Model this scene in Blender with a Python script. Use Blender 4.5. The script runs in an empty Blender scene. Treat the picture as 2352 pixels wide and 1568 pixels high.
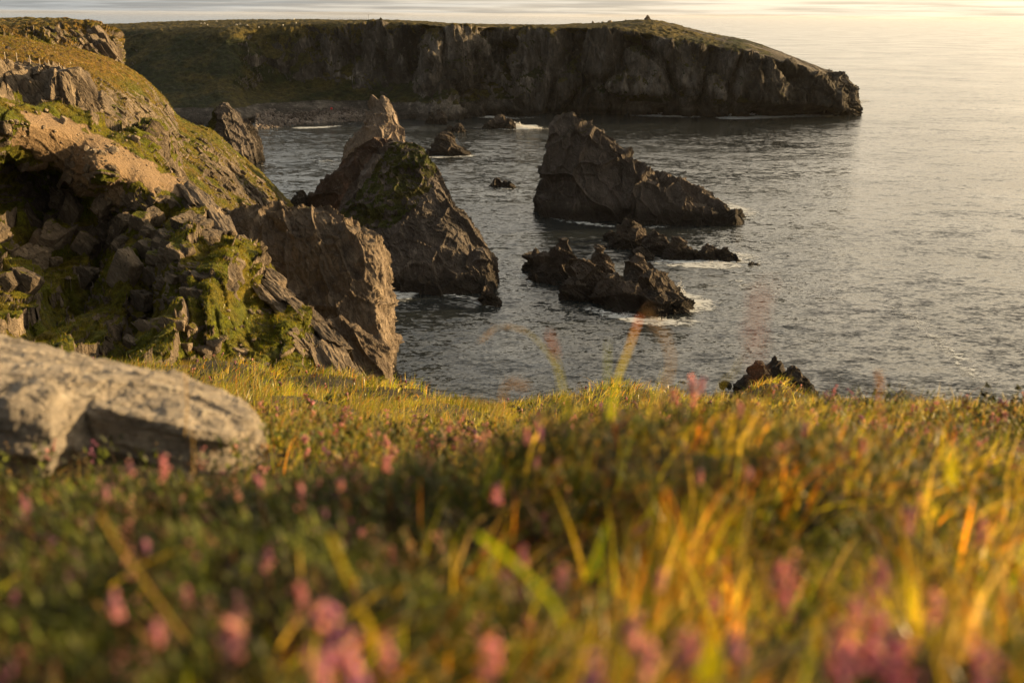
import bpy, math, random
import numpy as np
from mathutils import Vector, Matrix
from mathutils.bvhtree import BVHTree

S = bpy.context.scene
COL = S.collection
rng = np.random.default_rng(7)
random.seed(7)

# ------------------------------------------------------------------ camera
HCAM = 60.0
PITCH = math.radians(18.2)
ROLL = math.radians(0.40)
FPX = 2287.0                      # focal length in pixels of a 2352 px wide picture
cam_d = bpy.data.cameras.new('camera')
cam = bpy.data.objects.new('camera', cam_d)
COL.objects.link(cam)
cam_d.sensor_width = 36.0
cam_d.lens = 36.0 * FPX / 2352.0
cam_d.clip_start = 0.05
cam_d.clip_end = 60000.0
cam_d.dof.use_dof = True
cam_d.dof.focus_distance = 180.0
cam_d.dof.aperture_fstop = 2.3
CM = Matrix.Translation((0, 0, HCAM)) @ Matrix.Rotation(math.pi / 2 - PITCH, 4, 'X') @ Matrix.Rotation(ROLL, 4, 'Z')
cam.matrix_world = CM
S.camera = cam
R3 = np.array(CM.to_3x3())
C0 = np.array([0, 0, HCAM])


def ray(u, v):
    d = np.array([(u - 1176.0) / FPX, -(v - 784.0) / FPX, -1.0])
    return R3 @ d


def P(u, v, D):
    r = ray(u, v)
    return C0 + r * (D / r[1])


def W(u, v, z=0.0):
    r = ray(u, v)
    return C0 + r * ((z - HCAM) / r[2])


# ------------------------------------------------------------------ world, sun
SUN_AZ = math.radians(72)         # to the right of the view direction (+Y)
SUN_EL = math.radians(9.5)
world = bpy.data.worlds.new('World')
S.world = world
world.use_nodes = True


class NT:
    """tiny helper to write node trees"""
    def __init__(self, tree):
        self.t = tree
        self.t.nodes.clear()

    def n(self, typ, ins=None, **kw):
        nd = self.t.nodes.new(typ)
        for k, val in kw.items():
            setattr(nd, k, val)
        for k, val in (ins or {}).items():
            if isinstance(val, bpy.types.NodeSocket):
                self.t.links.new(val, nd.inputs[k])
            else:
                nd.inputs[k].default_value = val
        return nd

    def math(self, op, a, b=0.0, clamp=False):
        return self.n('ShaderNodeMath', {0: a, 1: b}, operation=op, use_clamp=clamp).outputs[0]

    def mix(self, f, a, b, typ='MIX'):
        nd = self.n('ShaderNodeMix', data_type='RGBA', blend_type=typ)
        for k, val in ((0, f), (6, a), (7, b)):
            if isinstance(val, bpy.types.NodeSocket):
                self.t.links.new(val, nd.inputs[k])
            else:
                nd.inputs[k].default_value = (*val, 1.0) if isinstance(val, tuple) and len(val) == 3 else val
        return nd.outputs[2]

    def ramp(self, f, stops, interp='LINEAR'):
        nd = self.n('ShaderNodeValToRGB', {0: f})
        cr = nd.color_ramp
        cr.interpolation = interp
        while len(cr.elements) > 1:
            cr.elements.remove(cr.elements[-1])
        for i, (p, c) in enumerate(stops):
            e = cr.elements[0] if i == 0 else cr.elements.new(p)
            e.position = p
            e.color = (c, c, c, 1) if isinstance(c, (int, float)) else (*c, 1)
        return nd.outputs[0]

    def rng(self, f, a, b, c=0.0, d=1.0, smooth=False):
        return self.n('ShaderNodeMapRange', {0: f, 1: a, 2: b, 3: c, 4: d},
                      interpolation_type='SMOOTHSTEP' if smooth else 'LINEAR').outputs[0]

    def noise(self, vec, scale, detail=5, rough=0.55, lac=2.0, dist=0.0):
        return self.n('ShaderNodeTexNoise', {'Vector': vec, 'Scale': scale, 'Detail': detail,
                                             'Roughness': rough, 'Lacunarity': lac, 'Distortion': dist}).outputs[0]


w = NT(world.node_tree)
sky = w.n('ShaderNodeTexSky', sky_type='NISHITA')
sky.sun_disc = False
sky.sun_elevation = SUN_EL
sky.sun_rotation = SUN_AZ
sky.air_density = 1.3
sky.dust_density = 2.5
sky.ozone_density = 1.0
tc = w.n('ShaderNodeTexCoord').outputs['Generated']
sep = w.n('ShaderNodeSeparateXYZ', {0: tc})
# planar cloud projection (clouds stretch towards the horizon as a real layer does)
zc = w.math('MAXIMUM', w.math('ADD', sep.outputs[2], 0.035), 0.02)
cx = w.math('DIVIDE', sep.outputs[0], zc)
cy = w.math('DIVIDE', sep.outputs[1], zc)
cv = w.n('ShaderNodeCombineXYZ', {0: w.math('MULTIPLY', cx, 0.32), 1: cy, 2: 0.0}).outputs[0]
cn = w.noise(cv, 0.9, 7, 0.62)
cn2 = w.noise(cv, 0.22, 3, 0.5)
cov = w.rng(w.math('ADD', w.math('MULTIPLY', cn, 0.6), w.math('MULTIPLY', cn2, 0.5)), 0.44, 0.66, 0.0, 1.0, True)
sd = (math.sin(SUN_AZ), math.cos(SUN_AZ), 0.0)
dotn = w.n('ShaderNodeVectorMath', {0: tc, 1: sd}, operation='DOT_PRODUCT').outputs['Value']
warm = w.rng(dotn, 0.0, 0.95, 0.0, 1.0, True)
base_sky = w.mix(w.rng(dotn, -0.1, 0.9), (3.0, 3.05, 2.95), (9.0, 7.3, 5.0))
ccol = w.mix(warm, (2.7, 2.75, 2.65), (7.6, 6.3, 4.5))
skyc = w.mix(0.86, sky.outputs[0], base_sky)
lowband = w.rng(sep.outputs[2], 0.0, 0.35, 1.0, 0.35)
final = w.mix(w.math('MULTIPLY', cov, 0.8), skyc, ccol)
elev = w.rng(sep.outputs[2], 0.45, 1.1, 2.35, 0.26, True)
elev = w.math('MULTIPLY', elev, w.rng(sep.outputs[2], 0.0, 0.10, 0.58, 1.0))
# long thin cloud bars low over the horizon
bv = w.n('ShaderNodeCombineXYZ', {0: w.math('MULTIPLY', sep.outputs[0], 7.0), 1: w.math('MULTIPLY', sep.outputs[1], 7.0), 2: w.math('MULTIPLY', sep.outputs[2], 260.0)}).outputs[0]
bars = w.rng(w.noise(bv, 1.0, 6, 0.6), 0.38, 0.62, 0.74, 1.16, True)
barm = w.rng(sep.outputs[2], 0.03, 0.12, 1.0, 0.0)
elev = w.math('MULTIPLY', elev, w.math('ADD', 1.0, w.math('MULTIPLY', barm, w.math('SUBTRACT', bars, 1.0))))
back = w.rng(sep.outputs[1], -0.35, 0.50, 0.42, 1.0, True)     # unseen sky behind the viewpoint dimmed, so faces towards the camera stay dark
elev = w.math('MULTIPLY', elev, back)
final = w.n('ShaderNodeVectorMath', {0: final, 'Scale': elev}, operation='SCALE').outputs[0]
bg = w.n('ShaderNodeBackground', {'Color': final, 'Strength': 0.055})
w.n('ShaderNodeOutputWorld', {'Surface': bg.outputs[0]})

sun_d = bpy.data.lights.new('sun', 'SUN')
sun_d.energy = 5.0
sun_d.angle = math.radians(0.6)
sun_d.color = (1.0, 0.67, 0.31)
sun = bpy.data.objects.new('sun', sun_d)
COL.objects.link(sun)
sv = Vector((math.sin(SUN_AZ) * math.cos(SUN_EL), math.cos(SUN_AZ) * math.cos(SUN_EL), math.sin(SUN_EL)))
sun.rotation_euler = sv.to_track_quat('Z', 'Y').to_euler()

S.view_settings.view_transform = 'Standard'
S.view_settings.look = 'None'
S.view_settings.exposure = 1.15
S.view_settings.gamma = 1.0
S.render.engine = 'CYCLES'
S.cycles.use_denoising = True
S.cycles.max_bounces = 6
S.cycles.diffuse_bounces = 3
S.cycles.glossy_bounces = 2
S.cycles.transparent_max_bounces = 12
S.cycles.volume_bounces = 0


# ------------------------------------------------------------------ noise
_perm = np.random.default_rng(11).permutation(4096).astype(np.int64)
_rv = np.random.default_rng(12).uniform(-1, 1, (4096, 6))
_gr = _rv[:, :3] / np.linalg.norm(_rv[:, :3], axis=1, keepdims=True)


def _h(i, j, k, seed=0):
    return _perm[(_perm[(_perm[(i + seed * 57) & 4095] + j) & 4095] + k) & 4095]


def perlin(p, seed=0):
    f = np.floor(p)
    i = f.astype(np.int64)
    t = p - f
    s = t * t * t * (t * (t * 6 - 15) + 10)
    out = 0
    for a in (0, 1):
        wa = s[:, 0] if a else 1 - s[:, 0]
        for b in (0, 1):
            wb = s[:, 1] if b else 1 - s[:, 1]
            for c in (0, 1):
                wc = s[:, 2] if c else 1 - s[:, 2]
                g = _gr[_h(i[:, 0] + a, i[:, 1] + b, i[:, 2] + c, seed)]
                out = out + wa * wb * wc * (g[:, 0] * (t[:, 0] - a) + g[:, 1] * (t[:, 1] - b) + g[:, 2] * (t[:, 2] - c))
    return out * 1.5


def fbm(p, octv=4, gain=0.5, seed=0):
    out, a = 0, 1.0
    q = p.copy()
    for o in range(octv):
        out = out + a * perlin(q, seed + o)
        q = q * 2.03 + 7.1
        a *= gain
    return out


def cells(p, seed=0):
    """fractured-block field: each Voronoi cell is a randomly tilted plane. returns offset and edge distance"""
    f = np.floor(p)
    i = f.astype(np.int64)
    n = len(p)
    best = np.full(n, 1e9)
    best2 = np.full(n, 1e9)
    val = np.zeros(n)
    for a in (-1, 0, 1):
        for b in (-1, 0, 1):
            for c in (-1, 0, 1):
                h = _h(i[:, 0] + a, i[:, 1] + b, i[:, 2] + c, seed)
                rv = _rv[h]
                cc = f + (a, b, c) + 0.5 + 0.42 * rv[:, :3]
                dv = p - cc
                d = (dv * dv).sum(1)
                m = d < best
                best2 = np.where(m, best, np.minimum(best2, d))
                r2 = _rv[(h * 7 + 13) & 4095]
                o = r2[:, 0] + 0.9 * (dv * r2[:, 3:6]).sum(1)
                val = np.where(m, o, val)
                best = np.where(m, d, best)
    return val, np.sqrt(best2) - np.sqrt(best)


def basis(strike, dip):
    """frame whose z axis is the normal of beds that strike/dip so (degrees)"""
    return np.array(Matrix.Rotation(math.radians(strike), 3, 'Z') @ Matrix.Rotation(math.radians(dip), 3, 'Y'))


# ------------------------------------------------------------------ mesh helpers
def add_mesh(name, verts, faces, mats, parent=None, attrs=None, smooth=False, tri=False, fmat=None):
    me = bpy.data.meshes.new(name)
    verts = np.ascontiguousarray(verts, dtype=np.float32)
    faces = np.ascontiguousarray(faces, dtype=np.int32)
    k = faces.shape[1]
    me.vertices.add(len(verts))
    me.vertices.foreach_set('co', verts.ravel())
    me.loops.add(faces.size)
    me.loops.foreach_set('vertex_index', faces.ravel())
    me.polygons.add(len(faces))
    me.polygons.foreach_set('loop_start', np.arange(0, faces.size, k, dtype=np.int32))
    me.polygons.foreach_set('loop_total', np.full(len(faces), k, dtype=np.int32))
    me.polygons.foreach_set('use_smooth', np.full(len(faces), smooth, dtype=bool))
    if fmat is not None:
        me.polygons.foreach_set('material_index', np.ascontiguousarray(fmat, dtype=np.int32))
    me.update(calc_edges=True)
    for an, arr in (attrs or {}).items():
        arr = np.ascontiguousarray(arr, dtype=np.float32)
        if arr.ndim == 1:
            at = me.attributes.new(an, 'FLOAT', 'POINT')
            at.data.foreach_set('value', arr)
        else:
            at = me.attributes.new(an, 'FLOAT_COLOR', 'POINT')
            c4 = np.ones((len(arr), 4), np.float32)
            c4[:, :3] = arr
            at.data.foreach_set('color', c4.ravel())
    for m in (mats if isinstance(mats, (list, tuple)) else [mats]):
        me.materials.append(m)
    ob = bpy.data.objects.new(name, me)
    COL.objects.link(ob)
    if parent:
        ob.parent = parent
    return ob


def tag(o, label=None, cat=None, group=None, kind=None):
    if label: o['label'] = label
    if cat: o['category'] = cat
    if group: o['group'] = group
    if kind: o['kind'] = kind
    return o


def grid_faces(nu, nv, closed_u=False):
    """vertices indexed [i*nv + j], i along u"""
    iu = np.arange(nu if closed_u else nu - 1)
    jv = np.arange(nv - 1)
    I, J = np.meshgrid(iu, jv, indexing='ij')
    I2 = (I + 1) % nu
    return np.stack([I * nv + J, I2 * nv + J, I2 * nv + J + 1, I * nv + J + 1], -1).reshape(-1, 4)


def grid_normals(V, closed_u=False):
    if closed_u:
        du = np.roll(V, -1, 0) - np.roll(V, 1, 0)
    else:
        du = np.gradient(V, axis=0)
    dv = np.gradient(V, axis=1)
    n = np.cross(du, dv)
    return n / (np.linalg.norm(n, axis=2, keepdims=True) + 1e-9)


def catmull(pts, m, tension=0.5):
    """resample control points (K,...) to m samples, arc-length-ish"""
    pts = np.asarray(pts, float)
    K = len(pts)
    seg = np.linalg.norm((pts[1:] - pts[:-1]).reshape(K - 1, -1), axis=1) + 1e-6
    t = np.concatenate([[0], np.cumsum(seg)])
    x = np.linspace(0, t[-1], m)
    k = np.clip(np.searchsorted(t, x, side='right') - 1, 0, K - 2)
    s = (x - t[k]) / seg[k]
    mt = np.zeros_like(pts)
    sh = (-1,) + (1,) * (pts.ndim - 1)
    sl = (pts[1:] - pts[:-1]) / seg.reshape(sh)
    a_, b_ = sl[:-1], sl[1:]
    pr = a_ * b_
    mt[1:-1] = np.where(pr > 0, 2 * pr / np.where(np.abs(a_ + b_) < 1e-9, 1e-9, a_ + b_), 0.0)   # no overshoot
    mt[0] = sl[0]
    mt[-1] = sl[-1]
    s = s.reshape(sh)
    h = seg[k].reshape(sh)
    h00 = 2 * s**3 - 3 * s**2 + 1
    h10 = s**3 - 2 * s**2 + s
    h01 = -2 * s**3 + 3 * s**2
    h11 = s**3 - s**2
    return h00 * pts[k] + h10 * h * mt[k] + h01 * pts[k + 1] + h11 * h * mt[k + 1]


def loft(cols, nu, nv):
    """cols: K columns of R world points -> V[nu, nv, 3]"""
    cols = np.array(cols, float)
    A = np.stack([catmull(c, nv) for c in cols])        # K, nv, 3
    return catmull(A, nu)


def lin(vals, m):
    vals = np.asarray(vals, float)
    x = np.linspace(0, len(vals) - 1, m)
    return np.stack([np.interp(x, np.arange(len(vals)), vals[:, k]) for k in range(vals.shape[1])], 1)


def rockify(V, big=1.0, mid=1.0, fine=1.0, size=6.0, strike=20, dip=70, seed=0, closed=False, aniso=(0.45, 1.0, 2.2),
            amount=None, warp=0.35):
    """displace a grid into fractured, bedded rock; size = the large block size in metres"""
    nu, nv, _ = V.shape
    B = basis(strike, dip)
    sc = np.array(aniso)
    am = np.ones(nu * nv) if amount is None else amount.reshape(-1)
    # lumps
    N = grid_normals(V, closed).reshape(-1, 3)
    F = V.reshape(-1, 3)
    F = F + N * (am * big * 0.45 * size * 0.5 * fbm(F / (size * 1.9), 3, 0.5, seed))[:, None]
    N = grid_normals(F.reshape(nu, nv, 3), closed)
    kk = max(3, int(0.35 * size / (np.linalg.norm(V[1:, :] - V[:-1, :], axis=2).mean() + 1e-6)))
    for ax_ in (0, 1):        # smooth frame, so blocks stand off the face without folding over
        for _ in range(2):
            pad = [(0, 0)] * 3
            pad[ax_] = (kk, kk)
            Np = np.pad(N, pad, mode='wrap' if (closed and ax_ == 0) else 'edge')
            cs = np.cumsum(Np, axis=ax_)
            if ax_ == 0: N = cs[2 * kk:, :][:nu] - np.concatenate([np.zeros_like(cs[:1]), cs], 0)[:nu]
            else: N = cs[:, 2 * kk:][:, :nv] - np.concatenate([np.zeros_like(cs[:, :1]), cs], 1)[:, :nv]
            N = N / (np.linalg.norm(N, axis=2, keepdims=True) + 1e-9)
    N = N.reshape(-1, 3)
    for lvl, (s, a, do) in enumerate(((size, 0.16 * mid, mid), (size * 0.4, 0.15 * mid, mid), (size * 0.15, 0.16 * fine, fine))):
        if do <= 0:
            continue
        wv = np.stack([perlin(F / (s * 1.3), seed + 31 + k) for k in range(3)], 1) * warp
        q = (F / s) @ B * sc + wv
        c, e = cells(q, seed + lvl * 5)
        crack = np.clip(1 - e / 0.12, 0, 1)
        F = F + N * (am * s * a * (c - 0.9 * crack))[:, None]
    N = grid_normals(F.reshape(nu, nv, 3), closed).reshape(-1, 3)
    F = F + N * (am * 0.02 * size * fine * fbm(F / (size * 0.12), 3, 0.6, seed + 9))[:, None]
    return F.reshape(nu, nv, 3)


# ------------------------------------------------------------------ materials
def new_mat(name):
    m = bpy.data.materials.new(name)
    m.use_nodes = True
    return m, NT(m.node_tree)


def land_mat(name, rock_a, rock_b, rock_c, grass_a=(0.075, 0.085, 0.012), grass_b=(0.13, 0.10, 0.02),
             soil=(0.24, 0.168, 0.10), sc=1.0, wet=True, bed=(20, 70), wetz=3.5, gbump=1.1, streak=0.35):
    """rock + turf + bare soil, by point attributes 'grass' and 'soil'"""
    m, t = new_mat(name)
    pos = t.n('ShaderNodeNewGeometry').outputs['Position']
    mp = t.n('ShaderNodeMapping', {0: pos, 'Rotation': (0, 0, math.radians(-bed[0]))}).outputs[0]
    mp = t.n('ShaderNodeMapping', {0: mp, 'Rotation': (0, math.radians(-bed[1]), 0)}).outputs[0]
    mp = t.n('ShaderNodeMapping', {0: mp, 'Scale': (0.35, 0.6, 1.7)}).outputs[0]
    n1 = t.noise(pos, 0.10 * sc, 6, 0.6)
    n2 = t.noise(mp, 0.55 * sc, 8, 0.65, dist=0.6)
    n3 = t.noise(pos, 2.2 * sc, 8, 0.7)
    col = t.mix(t.rng(n1, 0.38, 0.62, smooth=True), rock_a, rock_b)
    col = t.mix(t.rng(n2, 0.50, 0.72, smooth=True), col, rock_c)
    col = t.mix(1.0, col, t.ramp(n3, [(0.25, 0.55), (0.5, 0.95), (0.75, 1.35)]), 'MULTIPLY')
    sv_ = t.n('ShaderNodeMapping', {0: pos, 'Scale': (1.0, 1.0, 0.16)}).outputs[0]
    sn_ = t.noise(sv_, 0.45 * sc, 6, 0.7)
    col = t.mix(streak, col, t.mix(1.0, col, t.ramp(sn_, [(0.34, 0.30), (0.5, 0.95), (0.64, 1.7)]), 'MULTIPLY'))
    sn2_ = t.noise(sv_, 0.11 * sc, 4, 0.6)
    col = t.mix(streak, col, t.mix(1.0, col, t.ramp(sn2_, [(0.38, 0.45), (0.5, 0.95), (0.62, 1.6)]), 'MULTIPLY'))
    # pale lichen crusts and rusty stains
    li = t.noise(pos, 1.3 * sc, 6, 0.75)
    col = t.mix(t.rng(li, 0.60, 0.68, 0, 0.55), col, (0.30, 0.28, 0.23))
    vor = t.n('ShaderNodeTexVoronoi', {'Vector': mp, 'Scale': 0.9 * sc, 'Randomness': 1.0}, feature='DISTANCE_TO_EDGE').outputs[0]
    crk = t.rng(vor, 0.0, 0.05, 1.0, 0.0)
    crk = t.math('MULTIPLY', crk, t.rng(n3, 0.4, 0.6))
    col = t.mix(t.math('MULTIPLY', crk, 0.75), col, (0.012, 0.010, 0.008))
    if wet:
        z = t.n('ShaderNodeSeparateXYZ', {0: pos}).outputs[2]
        zz = t.math('ADD', z, t.math('MULTIPLY', t.math('SUBTRACT', n1, 0.5), 5.0))
        wm = t.rng(zz, wetz * 0.35, wetz * 1.2, 1.0, 0.0, True)
        col = t.mix(t.math('MULTIPLY', wm, 0.88), col, (0.018, 0.015, 0.012))
    so = t.n('ShaderNodeAttribute', attribute_name='soil').outputs['Fac']
    sm = t.rng(t.math('ADD', so, t.math('MULTIPLY', t.math('SUBTRACT', n3, 0.5), 0.7)), 0.42, 0.55)
    sn = t.noise(pos, 3.5 * sc, 7, 0.7)
    scol = t.mix(1.0, soil, t.ramp(sn, [(0.3, 0.55), (0.55, 1.0), (0.7, 1.5)]), 'MULTIPLY')
    col = t.mix(sm, col, scol)
    gr = t.n('ShaderNodeAttribute', attribute_name='grass').outputs['Fac']
    gn = t.noise(pos, 2.6 * sc, 8, 0.75)
    gm = t.rng(t.math('ADD', gr, t.math('MULTIPLY', t.math('SUBTRACT', gn, 0.5), 0.5)), 0.44, 0.58, smooth=True)
    g1 = t.noise(pos, 0.16 * sc, 5, 0.6)
    dry = t.n('ShaderNodeAttribute', attribute_name='dry').outputs['Fac']
    gcol = t.mix(t.math('ADD', t.rng(g1, 0.42, 0.62, 0, 0.75), dry, clamp=True), grass_a, grass_b)
    gf = t.noise(pos, 6.0 * sc, 6, 0.8)
    gcol = t.mix(1.0, gcol, t.ramp(gf, [(0.3, 0.4), (0.5, 0.9), (0.7, 1.7)]), 'MULTIPLY')
    gl = t.noise(pos, 1.1 * sc, 6, 0.75)
    gcol = t.mix(1.0, gcol, t.ramp(gl, [(0.36, 0.35), (0.5, 0.9), (0.64, 1.45)]), 'MULTIPLY')
    col = t.mix(gm, col, gcol)
    bh = t.math('ADD', t.math('MULTIPLY', n3, 0.55), t.math('MULTIPLY', n2, 0.9))
    bh = t.math('SUBTRACT', bh, t.math('MULTIPLY', crk, 0.25))
    gh = t.math('MULTIPLY', t.math('ADD', gf, gn), gbump)
    hh = t.n('ShaderNodeMix', {0: gm, 2: bh, 3: gh}, data_type='FLOAT').outputs[0]
    bp = t.n('ShaderNodeBump', {'Height': hh, 'Strength': 0.9, 'Distance': 0.7 / sc})
    bs = t.n('ShaderNodeBsdfPrincipled', {'Base Color': col, 'Roughness': 0.88, 'Specular IOR Level': 0.25,
                                          'Normal': bp.outputs[0]})
    t.n('ShaderNodeOutputMaterial', {'Surface': bs.outputs[0]})
    return m


M_far = land_mat('far_cliff_rock', (0.110, 0.099, 0.086), (0.062, 0.056, 0.049), (0.19, 0.174, 0.153),
                 (0.030, 0.043, 0.010), (0.13, 0.105, 0.025), sc=0.28, bed=(10, 85), wetz=4, streak=1.0)
M_hill = land_mat('hillside_turf_and_rock', (0.19, 0.152, 0.11), (0.115, 0.092, 0.07), (0.30, 0.24, 0.17),
                  (0.12, 0.125, 0.010), (0.24, 0.145, 0.026), sc=0.7, wet=True, bed=(30, 60))
M_crag = land_mat('crag_rock_and_turf', (0.175, 0.138, 0.10), (0.10, 0.08, 0.06), (0.29, 0.23, 0.16),
                  (0.14, 0.155, 0.008), (0.22, 0.16, 0.015), sc=1.0, wet=True, bed=(25, 55))
M_prom = land_mat('promontory_rock', (0.180, 0.142, 0.106), (0.110, 0.086, 0.068), (0.28, 0.225, 0.165),
                  (0.06, 0.07, 0.010), (0.13, 0.10, 0.02), sc=0.7, wet=True, bed=(15, 75), wetz=4)
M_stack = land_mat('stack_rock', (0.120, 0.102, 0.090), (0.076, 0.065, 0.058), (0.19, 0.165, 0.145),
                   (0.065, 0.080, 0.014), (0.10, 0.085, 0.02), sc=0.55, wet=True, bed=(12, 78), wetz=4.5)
M_skerry = land_mat('skerry_rock', (0.082, 0.066, 0.054), (0.048, 0.040, 0.034), (0.14, 0.11, 0.09),
                    sc=0.8, wet=True, bed=(25, 50), wetz=3.0)
M_ridge = land_mat('ridge_rock', (0.10, 0.070, 0.055), (0.065, 0.048, 0.04), (0.19, 0.12, 0.09), (0.055, 0.065, 0.010), (0.10, 0.085, 0.02), sc=0.55, bed=(12, 78), wetz=9)
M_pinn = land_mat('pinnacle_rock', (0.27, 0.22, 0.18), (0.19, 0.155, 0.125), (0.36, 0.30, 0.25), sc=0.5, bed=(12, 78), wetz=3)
M_loose = land_mat('loose_boulder_rock', (0.27, 0.22, 0.16), (0.17, 0.13, 0.10), (0.38, 0.31, 0.22),
                   sc=1.5, wet=False)


def sea_material():
    m, t = new_mat('sea_water')
    pos = t.n('ShaderNodeNewGeometry').outputs['Position']
    def wv(scale, rot, str_, detail=3, rough=0.55):
        mp = t.n('ShaderNodeMapping', {0: pos, 'Rotation': (0, 0, math.radians(rot)), 'Scale': (0.55, 1.0, 1.0)}).outputs[0]
        return t.math('MULTIPLY', t.noise(mp, scale, detail, rough, dist=0.4), str_)
    nrm = None
    for scale, rot, ax, ay in ((0.045, 24, 0.20, 0.27), (0.15, -14, 0.26, 0.36), (0.6, 20, 0.50, 0.70), (2.2, -26, 0.60, 0.74)):
        mp = t.n('ShaderNodeMapping', {0: pos, 'Rotation': (0, 0, math.radians(rot)), 'Scale': (0.5, 1.0, 1.0)}).outputs[0]
        c = t.n('ShaderNodeTexNoise', {'Vector': mp, 'Scale': scale, 'Detail': 2.0, 'Roughness': 0.55, 'Distortion': 0.5}).outputs['Color']
        c = t.n('ShaderNodeVectorMath', {0: c, 1: (0.5, 0.5, 0.5)}, operation='SUBTRACT').outputs[0]
        c = t.n('ShaderNodeVectorMath', {0: c, 1: (ax, ay, 0.0)}, operation='MULTIPLY').outputs[0]
        nrm = c if nrm is None else t.n('ShaderNodeVectorMath', {0: nrm, 1: c}, operation='ADD').outputs[0]
    gust = t.rng(t.noise(pos, 0.006, 4, 0.6), 0.32, 0.68, 0.62, 1.35)
    nrm = t.n('ShaderNodeVectorMath', {0: nrm, 'Scale': gust}, operation='SCALE').outputs[0]
    nrm = t.n('ShaderNodeVectorMath', {0: nrm, 1: (0, 0, 1.0)}, operation='ADD').outputs[0]
    nrm = t.n('ShaderNodeVectorMath', {0: nrm}, operation='NORMALIZE').outputs[0]
    patch = t.noise(pos, 0.012, 3, 0.5)
    rough = t.rng(patch, 0.35, 0.65, 0.10, 0.2)
    col = t.mix(patch, (0.018, 0.023, 0.026), (0.026, 0.031, 0.032))
    bs = t.n('ShaderNodeBsdfPrincipled', {'Base Color': col, 'Roughness': rough, 'IOR': 1.33, 'Normal': nrm})
    t.n('ShaderNodeOutputMaterial', {'Surface': bs.outputs[0]})
    return m


def foam_material():
    m, t = new_mat('sea_foam')
    pos = t.n('ShaderNodeNewGeometry').outputs['Position']
    a = t.n('ShaderNodeAttribute', attribute_name='foam').outputs['Fac']
    mp = t.n('ShaderNodeMapping', {0: pos, 'Scale': (0.7, 1.0, 1.0)}).outputs[0]
    n = t.noise(mp, 0.55, 8, 0.72, dist=1.2)
    f = t.rng(t.math('ADD', a, t.math('MULTIPLY', t.math('SUBTRACT', n, 0.5), 3.6)), 0.42, 0.85, 0.0, 0.92)
    bs = t.n('ShaderNodeBsdfPrincipled', {'Base Color': (0.62, 0.66, 0.68, 1), 'Roughness': 0.7})
    tr = t.n('ShaderNodeBsdfTransparent')
    mx = t.n('ShaderNodeMixShader', {0: f, 1: tr.outputs[0], 2: bs.outputs[0]})
    t.n('ShaderNodeOutputMaterial', {'Surface': mx.outputs[0]})
    return m


def plant_material(name, trans=0.5, rough=0.5, spec=0.3):
    m, t = new_mat(name)
    c = t.n('ShaderNodeAttribute', attribute_name='col').outputs['Color']
    bs = t.n('ShaderNodeBsdfPrincipled', {'Base Color': c, 'Roughness': rough, 'Specular IOR Level': spec})
    tl = t.n('ShaderNodeBsdfTranslucent', {'Color': t.mix(1.0, c, (1.25, 1.1, 0.7), 'MULTIPLY')})
    mx = t.n('ShaderNodeMixShader', {0: trans, 1: bs.outputs[0], 2: tl.outputs[0]})
    t.n('ShaderNodeOutputMaterial', {'Surface': mx.outputs[0]})
    return m


M_sea = sea_material()
M_foam = foam_material()
M_blade = plant_material('grass_blade', 0.66, 0.30, 0.6)
M_leaf = plant_material('heather_leaf', 0.15, 0.6, 0.3)
M_petal = plant_material('heather_petal', 0.45, 0.6, 0.2)

# ------------------------------------------------------------------ sea
def build_sea():
    ys = np.concatenate([np.linspace(-400, 100, 6), np.geomspace(130, 27000, 90)])
    xs = np.concatenate([-np.geomspace(26000, 40, 34), np.linspace(-30, 30, 5), np.geomspace(40, 26000, 34)])
    X, Y = np.meshgrid(xs, ys, indexing='ij')
    V = np.stack([X, Y, np.zeros_like(X)], -1)
    o = add_mesh('sea', V.reshape(-1, 3), grid_faces(len(xs), len(ys)), M_sea, smooth=True)
    tag(o, kind='structure')
build_sea()

BVHS = []      # terrain meshes that things are set on


def finish_land(name, V, mat, closed=False, grass_bias=0.0, grass_lo=0.45, grass_hi=0.8, soilfn=None, dryfn=None,
                grassfn=None, tuft=0.12, tsize=0.8, kind='structure', smooth=True, maskz=2.5, parent=None):
    nu, nv, _ = V.shape
    N = grid_normals(V, closed)
    up = np.abs(N[..., 2]).reshape(-1)
    F = V.reshape(-1, 3)
    g = np.clip((up - grass_lo) / (grass_hi - grass_lo), 0, 1) * 0.9 + grass_bias
    g += 0.22 * fbm(F / 9.0, 3, 0.5, 77)
    if grassfn is not None:
        g = grassfn(F, up, g)
    g *= np.clip((F[:, 2] - maskz) / 3.0, 0, 1)
    g = np.clip(g, 0, 1)
    so = soilfn(F, up) if soilfn else np.zeros(len(F))
    dr = dryfn(F, up) if dryfn else np.zeros(len(F))
    g = g * (1 - np.clip(so, 0, 1))
    if tuft > 0:
        k = np.clip((g - 0.4) * 3, 0, 1) * tuft
        F = F + N.reshape(-1, 3) * np.sign(N.reshape(-1, 3)[:, 2:3]) * (k * (0.6 + fbm(F / tsize, 2, 0.5, 5) * 1.3))[:, None]
    o = add_mesh(name, F, grid_faces(nu, nv, closed), mat, attrs={'grass': g, 'soil': so, 'dry': dr}, smooth=smooth, parent=parent)
    if kind:
        tag(o, kind=kind)
    return o


def project(F):
    """world -> picture coordinates of the photograph (2352 wide), used only to place colour zones measured on it"""
    d = (F - C0) @ R3
    return 1176 + FPX * d[:, 0] / -d[:, 2], 784 - FPX * d[:, 1] / -d[:, 2]


def sm(x, a, b):
    t = np.clip((x - a) / (b - a), 0, 1)
    return t * t * (3 - 2 * t)


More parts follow.
